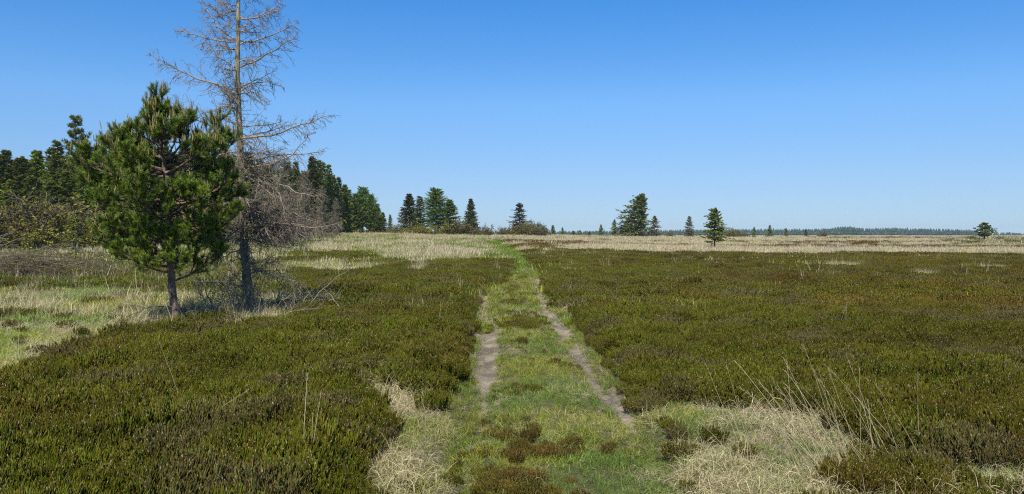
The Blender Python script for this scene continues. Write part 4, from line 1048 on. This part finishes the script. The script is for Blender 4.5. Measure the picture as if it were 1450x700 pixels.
place('lonetree', 1012, 76, 295, 'conifer_tree', 'lone conifer with bare lower twigs at the edge of the heather right of the track', 'tree', None, 1.35)
place('flatpine', 1394, 150, 317, 'pine_tree', 'flat topped layered pine alone near the right frame edge', 'tree', None, 2.0)
place('shrub3', 1374, 151, 334, 'shrub', 'low green shrub at the left foot of the flat topped pine', 'shrub', None, 1.2)
place('shrub1', 1415, 151, 335, 'shrub', 'low green shrub at the right foot of the flat topped pine', 'shrub', None, 1.2)
place('bare2', 1008, 75.5, 342, 'dead_twigs', 'bare grey twiggy sapling at the foot of the lone conifer', 'sapling', None, 1.8)

# ------------------------------------------------------------------ far wood on the horizon
def far_wood():
    g = np.random.default_rng(91); mb = MB()
    prof = polyfn([(-400, 328), (680, 329), (700, 329.5), (760, 329), (860, 328), (960, 327), (1050, 326), (1150, 325.8), (1175, 325), (1190, 322.5), (1205, 322.5), (1225, 325), (1260, 324.2), (1300, 325.2), (1350, 326), (1376, 327.2), (1386, 330), (1400, 331.2), (1432, 330.2), (1446, 331.5), (1700, 331), (2400, 329)])
    for row in range(5):
        D0 = 830 + row * 26
        px = np.arange(-400, 2400, 3.0); px = px + g.uniform(-1.6, 1.6, len(px)); D = D0 + g.uniform(-10, 10, len(px))
        X = (px - 725) / F * D
        Ht = 1.72 + 0.75 - (prof(px) - HOR) / F * D + g.normal(0, 0.42, len(px)) + row * 0.25
        Ht = np.maximum(Ht, 2.0); n = len(px); z0 = -0.7
        k = 7
        for tier, (f0, f1, rr) in enumerate([(0.0, 0.62, 0.24), (0.35, 0.86, 0.19), (0.66, 1.06, 0.11)]):
            a = np.arange(k) * 2 * math.pi / k
            rad = Ht[:, None] * rr * g.uniform(0.6, 1.35, (n, k)) * 1.15
            ring = np.stack([X[:, None] + rad * np.cos(a), D[:, None] + rad * np.sin(a), z0 + Ht[:, None] * (f0 + g.uniform(-0.05, 0.05, (n, k)))], -1)
            tip = np.stack([X + g.normal(0, 0.1, n), D, z0 + Ht * f1], -1)[:, None]
            V = np.concatenate([ring, tip], 1); base = np.arange(n)[:, None] * (k + 1)
            i = np.arange(k); f = np.stack([base + i, base + (i + 1) % k, base + k + 0 * i], -1).reshape(-1, 3)
            mb.add(V.reshape(-1, 3), None, f, col=np.repeat(g.uniform(0.55, 1.35, (n, 1)) * np.where(g.random((n, 1)) < 0.08, [[1.8, 1.4, 1.6]], [[1, 1, 1]]), k + 1, 0))
    o = link('far_wood', mb.mesh('far_wood', [M_fwood])); o['kind'] = 'stuff'; o['label'] = 'dark blue green belt of wood along the horizon'; o['category'] = 'wood'
far_wood()

# ------------------------------------------------------------------ brush piles and fallen branches
def fallen(name, label, px, D, paths, seed, mat=M_brown, dens=12, sub=0.5, third=4, r=0.02, cat='branches', r2=0.006):
    """a heap of dead limbs; each limb with its side twigs is one child"""
    g = np.random.default_rng(seed); root = thing(name, label, cat, gpos(px, D))
    for P in paths:
        P = np.asarray(P, float); L = np.linalg.norm(np.diff(P, axis=0), axis=1).sum()
        P = resample(P, 10); P[1:] += g.normal(0, 0.02 * L / 2, (9, 3)); m = MB()
        tubes(m, P[None], np.linspace(r, r * 0.25, 10)[None], 6)
        twiggy(m, P[None], g, r, dens=dens, sub=sub, droop=-0.02, r2=r2, third=third)
        link('branch', m.mesh(name + '_branch', [mat], True), root)
    return root
g_ = np.random.default_rng(301)
pa = []
for i in range(64):
    x0 = g_.uniform(-2.6, 1.2); y0 = g_.uniform(-0.8, 0.8); L = g_.uniform(1.2, 2.6); a = g_.choice([0.0, math.pi]) + g_.normal(0, 0.35); h0 = g_.uniform(0.1, 1.15) * math.exp(-((x0 + 0.4) / 2.2) ** 2)
    pa.append([[x0, y0, h0], [x0 + math.cos(a) * L * 0.5, y0 + math.sin(a) * L * 0.4, h0 + g_.uniform(0.05, 0.3)], [x0 + math.cos(a) * L, y0 + math.sin(a) * L * 0.7, max(0.05, h0 - g_.uniform(-0.15, 0.2))]])
fallen('brush_pile', 'long heap of grey dead branches lying across the left meadow', 72, 29.5, pa, 302, M_dkbrown, 13, 0.30, 4, 0.016, 'brush pile', 0.006)
pa = []
for i in range(16):
    a = g_.uniform(-0.4, 1.0); L = g_.uniform(1.5, 3.4); y0 = g_.uniform(-0.5, 0.5)
    pa.append([[-1.5, y0, g_.uniform(0.1, 0.5)], [-1.5 + L * 0.5 * math.cos(a), y0 + 0.1, 0.2 + L * 0.5 * abs(math.sin(a))], [-1.5 + L * math.cos(a), y0 + 0.3, 0.2 + L * 0.75 * abs(math.sin(a)) * g_.uniform(0.4, 1)]])
fallen('fallen_tree', 'fallen tree with pale grey limbs reaching up at the left frame edge', -10, 37.0, pa, 304, M_brown, 9, 0.35, 3, 0.022, 'fallen tree', 0.006)
# debris round the two near trees
def fan(n, L0, L1, el0, el1, g, sp=0.3):
    out = []
    for i in range(n):
        a = g.random() * 6.283; L = g.uniform(L0, L1); e = g.uniform(el0, el1); o = g.normal(0, sp, 2)
        p0 = np.array([o[0], o[1], 0.02]); d = np.array([math.cos(a) * math.cos(e), math.sin(a) * math.cos(e), math.sin(e)])
        out.append([p0, p0 + d * L * 0.5 + [0, 0, 0.06 * L], p0 + d * L])
    return out
fallen('dead_branches', 'dark dead branches heaped at the foot of the dead larch', 352, 16.8, fan(62, 0.5, 1.6, 0.0, 0.9, g_, 0.6), 306, M_brown, 16, 0.3, 4, 0.014, 'branches', 0.004)
fallen('dead_sapling', 'dry grey dead sapling between the bushy pine and the dead larch', 297, 15.6, fan(9, 0.6, 1.15, 0.7, 1.35, g_, 0.12), 307, M_brown, 18, 0.28, 4, 0.009, 'sapling', 0.003)
fallen('dry_brush', 'dry twigs and stems leaning around the foot of the bushy pine', 262, 14.7, fan(16, 0.25, 0.6, 0.2, 1.2, g_, 0.3), 308, M_brown, 18, 0.2, 3, 0.006, 'twigs', 0.003)
s_ = 14.3 / F
def P3(pts, ox, oy, s, dep): 
    a = px_path(pts, ox, oy, s); a[:, 1] = np.linspace(0, dep, len(a)); return a
fallen('fallen_branch', 'thin arched fallen branch lying left of the bushy pine trunk', 245, 14.5, [P3([(245, 436), (225, 435), (205, 440), (185, 450), (174, 462)], 245, 468, s_, -0.4), P3([(240, 455), (215, 452), (196, 462), (188, 470)], 245, 468, s_, -0.6)], 309, M_barkd, 12, 0.28, 4, 0.010, 'branch', 0.0035)
fallen('fallen_branch', 'dark curved fallen branch reaching right from the dead larch foot', 380, 16.5, [P3([(365, 425), (385, 418), (410, 416), (435, 420), (452, 428)], 380, 440, 16.5 / F, -0.3)], 310, M_barkd, 12, 0.3, 4, 0.012, 'branch', 0.004)
gs = np.random.default_rng(311)
st = []
for i in range(34):
    b = np.array([gs.uniform(-0.35, 0.15), gs.uniform(-0.15, 0.15), 0.0]); L = gs.uniform(0.5, 1.1)
    st.append((b, norm(np.array([-0.62 + gs.normal(0, 0.22), gs.normal(0, 0.15), 1.0])), L))
def stalks(name, label, px, D, items, seed, mat, w0, droop, N=9, cat='grass'):
    g = np.random.default_rng(seed)
    b = np.array([i[0] for i in items]); d = np.array([i[1] for i in items]); L = np.array([i[2] for i in items])
    P = grow(b, d, L, N, 0, 0.025, g, curl=droop * np.linspace(0.2, 1.6, N - 1)); m = MB()
    tubes(m, P, np.linspace(w0, w0 * 0.45, N)[None].repeat(len(b), 0), 4, col=g.uniform(0.65, 1.2, (len(b), 1)) * np.ones((1, 3)))
    e = P[:, -1]; T = norm(e - P[:, -2]); k = 5; i2 = np.repeat(np.arange(len(b)), k); q, TT = sample(P, i2, g.uniform(0.86, 1, len(i2)))
    S = grow(q, perp_dirs(TT, 0.3, g), 0.03 * np.ones(len(i2)), 3, 0, 0.1, g); tubes(m, S, np.full((len(i2), 3), w0 * 0.6), 3, col=[0.7, 0.6, 0.6])
    o = link(name, m.mesh(name, [mat])); x, y, z = gpos(px, D); o.location = (x, y, z); o['label'] = label; o['category'] = cat
    return o
stalks('dead_reeds', 'bundle of pale dead stems leaning left against the dead larch foot', 364, 16.2, st, 312, M_twig, 0.0045, -0.01, cat='stems')
def tuss(n, g, rx, ax, ay, L0, L1):
    return [(np.array([g.normal(0, rx), g.normal(0, rx * 0.6), 0.0]), norm(np.array([ax + g.normal(0, 0.22), ay + g.normal(0, 0.25), 1.0])), g.uniform(L0, L1)) for _ in range(n)]
stalks('grass_tussock', 'pale moor grass tussock with long stalks arching left in the near right corner', 1200, 5.6, tuss(32, gs, 0.17, -0.50, 0.1, 0.45, 1.05), 313, M_stalk, 0.0022, -0.035)
stalks('grass_tussock', 'loose tuft of long dry stalks bending both ways right of the big arching tussock', 1262, 5.9, tuss(13, gs, 0.22, -0.30, 0.1, 0.4, 1.0), 314, M_stalk, 0.0019, -0.03)
stalks('grass_tussock', 'sparse dry stalks left of the big arching tussock', 1125, 6.3, tuss(18, gs, 0.24, -0.35, 0.15, 0.3, 0.8), 315, M_stalk, 0.0018, -0.025)
stalks('grass_stalk', 'single tall pale grass stalk standing in the near heather left of the track', 432, 5.6, [(np.array([0, 0, 0.0]), norm(np.array([0.03, 0, 1.0])), 0.78), (np.array([0.02, 0, 0.0]), norm(np.array([0.09, 0, 1.0])), 0.62), (np.array([0.05, 0, 0.0]), norm(np.array([-0.05, 0, 1.0])), 0.5)], 316, M_stalk, 0.003, 0.0)
stalks('grass_stalk', 'thin straw leaning right in the near left heather', 255, 7.4, [(np.array([0, 0, 0.2]), norm(np.array([-0.35, 0, 1.0])), 0.62), (np.array([0.5, -0.8, 0.2]), norm(np.array([0.9, 0, 0.6])), 0.45)], 317, M_stalk, 0.0022, 0.0)
# thin leafless saplings out in the heath
fallen('dead_sapling', 'thin upright leafless sapling in the middle of the left heather', 597, 36, [[[0, 0, 0], [0.02, 0, 0.6], [0, 0, 1.35]], [[0, 0, 0.1], [0.15, 0, 0.5], [0.2, 0, 0.8]], [[0, 0, 0.1], [-0.14, 0, 0.5], [-0.2, 0, 0.75]]], 318, M_brown, 16, 0.18, 3, 0.012, 'sapling', 0.005)
fallen('fallen_branch', 'dark leaning dead branch sticking out of the left heather', 478, 33, [[[0, 0, 0.1], [0.2, 0, 0.35], [0.45, 0, 0.62]], [[0.1, 0, 0.2], [0.4, 0, 0.3], [0.75, 0, 0.33]]], 319, M_barkd, 14, 0.25, 3, 0.02, 'branch', 0.008)
fallen('dead_sapling', 'faint wiry leafless sapling in the right heather beside the track', 872, 19.5, [[[0, 0, 0.1], [0.02, 0, 0.4], [0.1, 0, 0.62]], [[0, 0, 0.1], [-0.1, 0, 0.35], [-0.28, 0, 0.5]]], 320, M_brown, 12, 0.16, 2, 0.005, 'sapling', 0.003)
fallen('dead_sapling', 'wiry leafless sapling standing in the meadow behind the brush pile', 222, 41, [[[0, 0, 0.0], [0.02, 0, 0.5], [0.05, 0, 1.2]], [[0, 0, 0.1], [-0.2, 0, 0.5], [-0.28, 0, 0.9]]], 321, M_brown, 14, 0.2, 3, 0.01, 'sapling', 0.005)

# ------------------------------------------------------------------ light, air, camera
SUN_EL, SUN_AZ = 53.0, 194.0   # azimuth clockwise from +Y of where the sun stands
W = bpy.data.worlds.new('World'); SC.world = W; W.use_nodes = True
nt = W.node_tree; bg = nt.nodes['Background']
sky = nt.nodes.new('ShaderNodeTexSky'); sky.sky_type = 'NISHITA'; sky.sun_disc = False
sky.sun_elevation = R(SUN_EL); sky.sun_rotation = R(SUN_AZ)
sky.air_density = 1.0; sky.dust_density = 0.35; sky.ozone_density = 2.5; sky.altitude = 20
tcn = nt.nodes.new('ShaderNodeTexCoord'); mpn = nt.nodes.new('ShaderNodeMapping'); mpn.inputs['Scale'].default_value = (1, 1, 1.0); mpn.inputs['Location'].default_value = (0, 0, 0.075)
nt.links.new(tcn.outputs['Generated'], mpn.inputs['Vector']); nt.links.new(mpn.outputs[0], sky.inputs['Vector'])
hsn = nt.nodes.new('ShaderNodeHueSaturation'); hsn.inputs['Saturation'].default_value = 1.36; hsn.inputs['Hue'].default_value = 0.511
nt.links.new(sky.outputs[0], hsn.inputs['Color'])
sx = nt.nodes.new('ShaderNodeSeparateXYZ'); nt.links.new(tcn.outputs['Generated'], sx.inputs[0])
rmp = nt.nodes.new('ShaderNodeValToRGB'); nt.links.new(sx.outputs[2], rmp.inputs[0]); q = 1 / 1.3   # thicker air low down dims the sky at the horizon
for i, (pp, c) in enumerate([(0.0, (.72, .74, .66)), (0.015, (.74, .76, .68)), (0.07, (.94, .96, .82)), (0.16, (1.17, 1.27, 1.05)), (0.30, (.76, 1.24, 1.14)), (1.0, (1.05, 1.02, .62))]):
    e_ = rmp.color_ramp.elements[0] if i == 0 else (rmp.color_ramp.elements[len(rmp.color_ramp.elements) - 1] if i == 5 else rmp.color_ramp.elements.new(pp))
    e_.position = pp; e_.color = (c[0] * q, c[1] * q, c[2] * q, 1)
mmx = nt.nodes.new('ShaderNodeMix'); mmx.data_type = 'RGBA'; mmx.blend_type = 'MULTIPLY'; mmx.inputs[0].default_value = 1; mmx.inputs[7].default_value = (1.12 * 1.3, 0.96 * 1.3, 1.02 * 1.3, 1)
mm2 = nt.nodes.new('ShaderNodeMix'); mm2.data_type = 'RGBA'; mm2.blend_type = 'MULTIPLY'; mm2.inputs[0].default_value = 1; nt.links.new(rmp.outputs[0], mm2.inputs[7])
nt.links.new(hsn.outputs[0], mmx.inputs[6]); nt.links.new(mmx.outputs[2], mm2.inputs[6]); nt.links.new(mm2.outputs[2], bg.inputs[0]); bg.inputs[1].default_value = 0.115
ld = bpy.data.lights.new('sun', 'SUN'); ld.energy = 4.8; ld.angle = R(0.53); ld.color = (1.0, 0.95, 0.87)
lo = bpy.data.objects.new('sun', ld); COL.objects.link(lo)
a = R(SUN_AZ); e = R(SUN_EL)
d = Vector((math.sin(a) * math.cos(e), math.cos(a) * math.cos(e), math.sin(e)))
lo.rotation_euler = d.to_track_quat('Z', 'Y').to_euler(); lo.location = d * 60

HAZE = True
if HAZE:
    hb = MB(); x0, x1, y0, y1, z0, z1 = -2100, 2100, -90, 2100, -3.0, 24.0
    V = [(x, y, z) for z in (z0, z1) for y in (y0, y1) for x in (x0, x1)]
    hb.add(V, [(0, 2, 3, 1), (4, 5, 7, 6), (0, 1, 5, 4), (1, 3, 7, 5), (3, 2, 6, 7), (2, 0, 4, 6)])
    mh, ntt = new_mat('air'); oo = ntt.nodes.new('ShaderNodeOutputMaterial'); pv = ntt.nodes.new('ShaderNodeVolumePrincipled')
    pv.inputs['Color'].default_value = (0.62, 0.78, 1.0, 1); pv.inputs['Density'].default_value = 0.0002; pv.inputs['Anisotropy'].default_value = 0.2
    ntt.links.new(pv.outputs[0], oo.inputs['Volume'])
    h = link('haze', hb.mesh('haze', [mh])); h['kind'] = 'stuff'; h['label'] = 'thin blue summer haze over the far heath'; h['category'] = 'haze'

cam = bpy.data.cameras.new('camera'); co = bpy.data.objects.new('camera', cam); COL.objects.link(co)
cam.sensor_width = 36.0; cam.lens = 36.0 * F / 1450.0; cam.clip_end = 6000; cam.clip_start = 0.1
co.location = (0, 0, Z0 + CAM_H); co.rotation_euler = (R(90) - math.atan((350 - HOR) / F), 0, 0)
SC.camera = co
SC.view_settings.view_transform = 'Standard'; SC.view_settings.look = 'None'; SC.view_settings.gamma = 1.0; SC.view_settings.exposure = 0.5
cy = SC.cycles
cy.use_adaptive_sampling = True; cy.adaptive_threshold = 0.015
cy.max_bounces = 5; cy.diffuse_bounces = 3; cy.glossy_bounces = 2; cy.transmission_bounces = 3; cy.volume_bounces = 1; cy.transparent_max_bounces = 4
cy.use_denoising = False
SC.cycles.filter_width = 1.15
try: cy.denoiser = 'OPENIMAGEDENOISE'; cy.denoising_input_passes = 'RGB_ALBEDO_NORMAL'
except Exception: pass
cy.sample_clamp_indirect = 4.0
SC.render.use_persistent_data = False
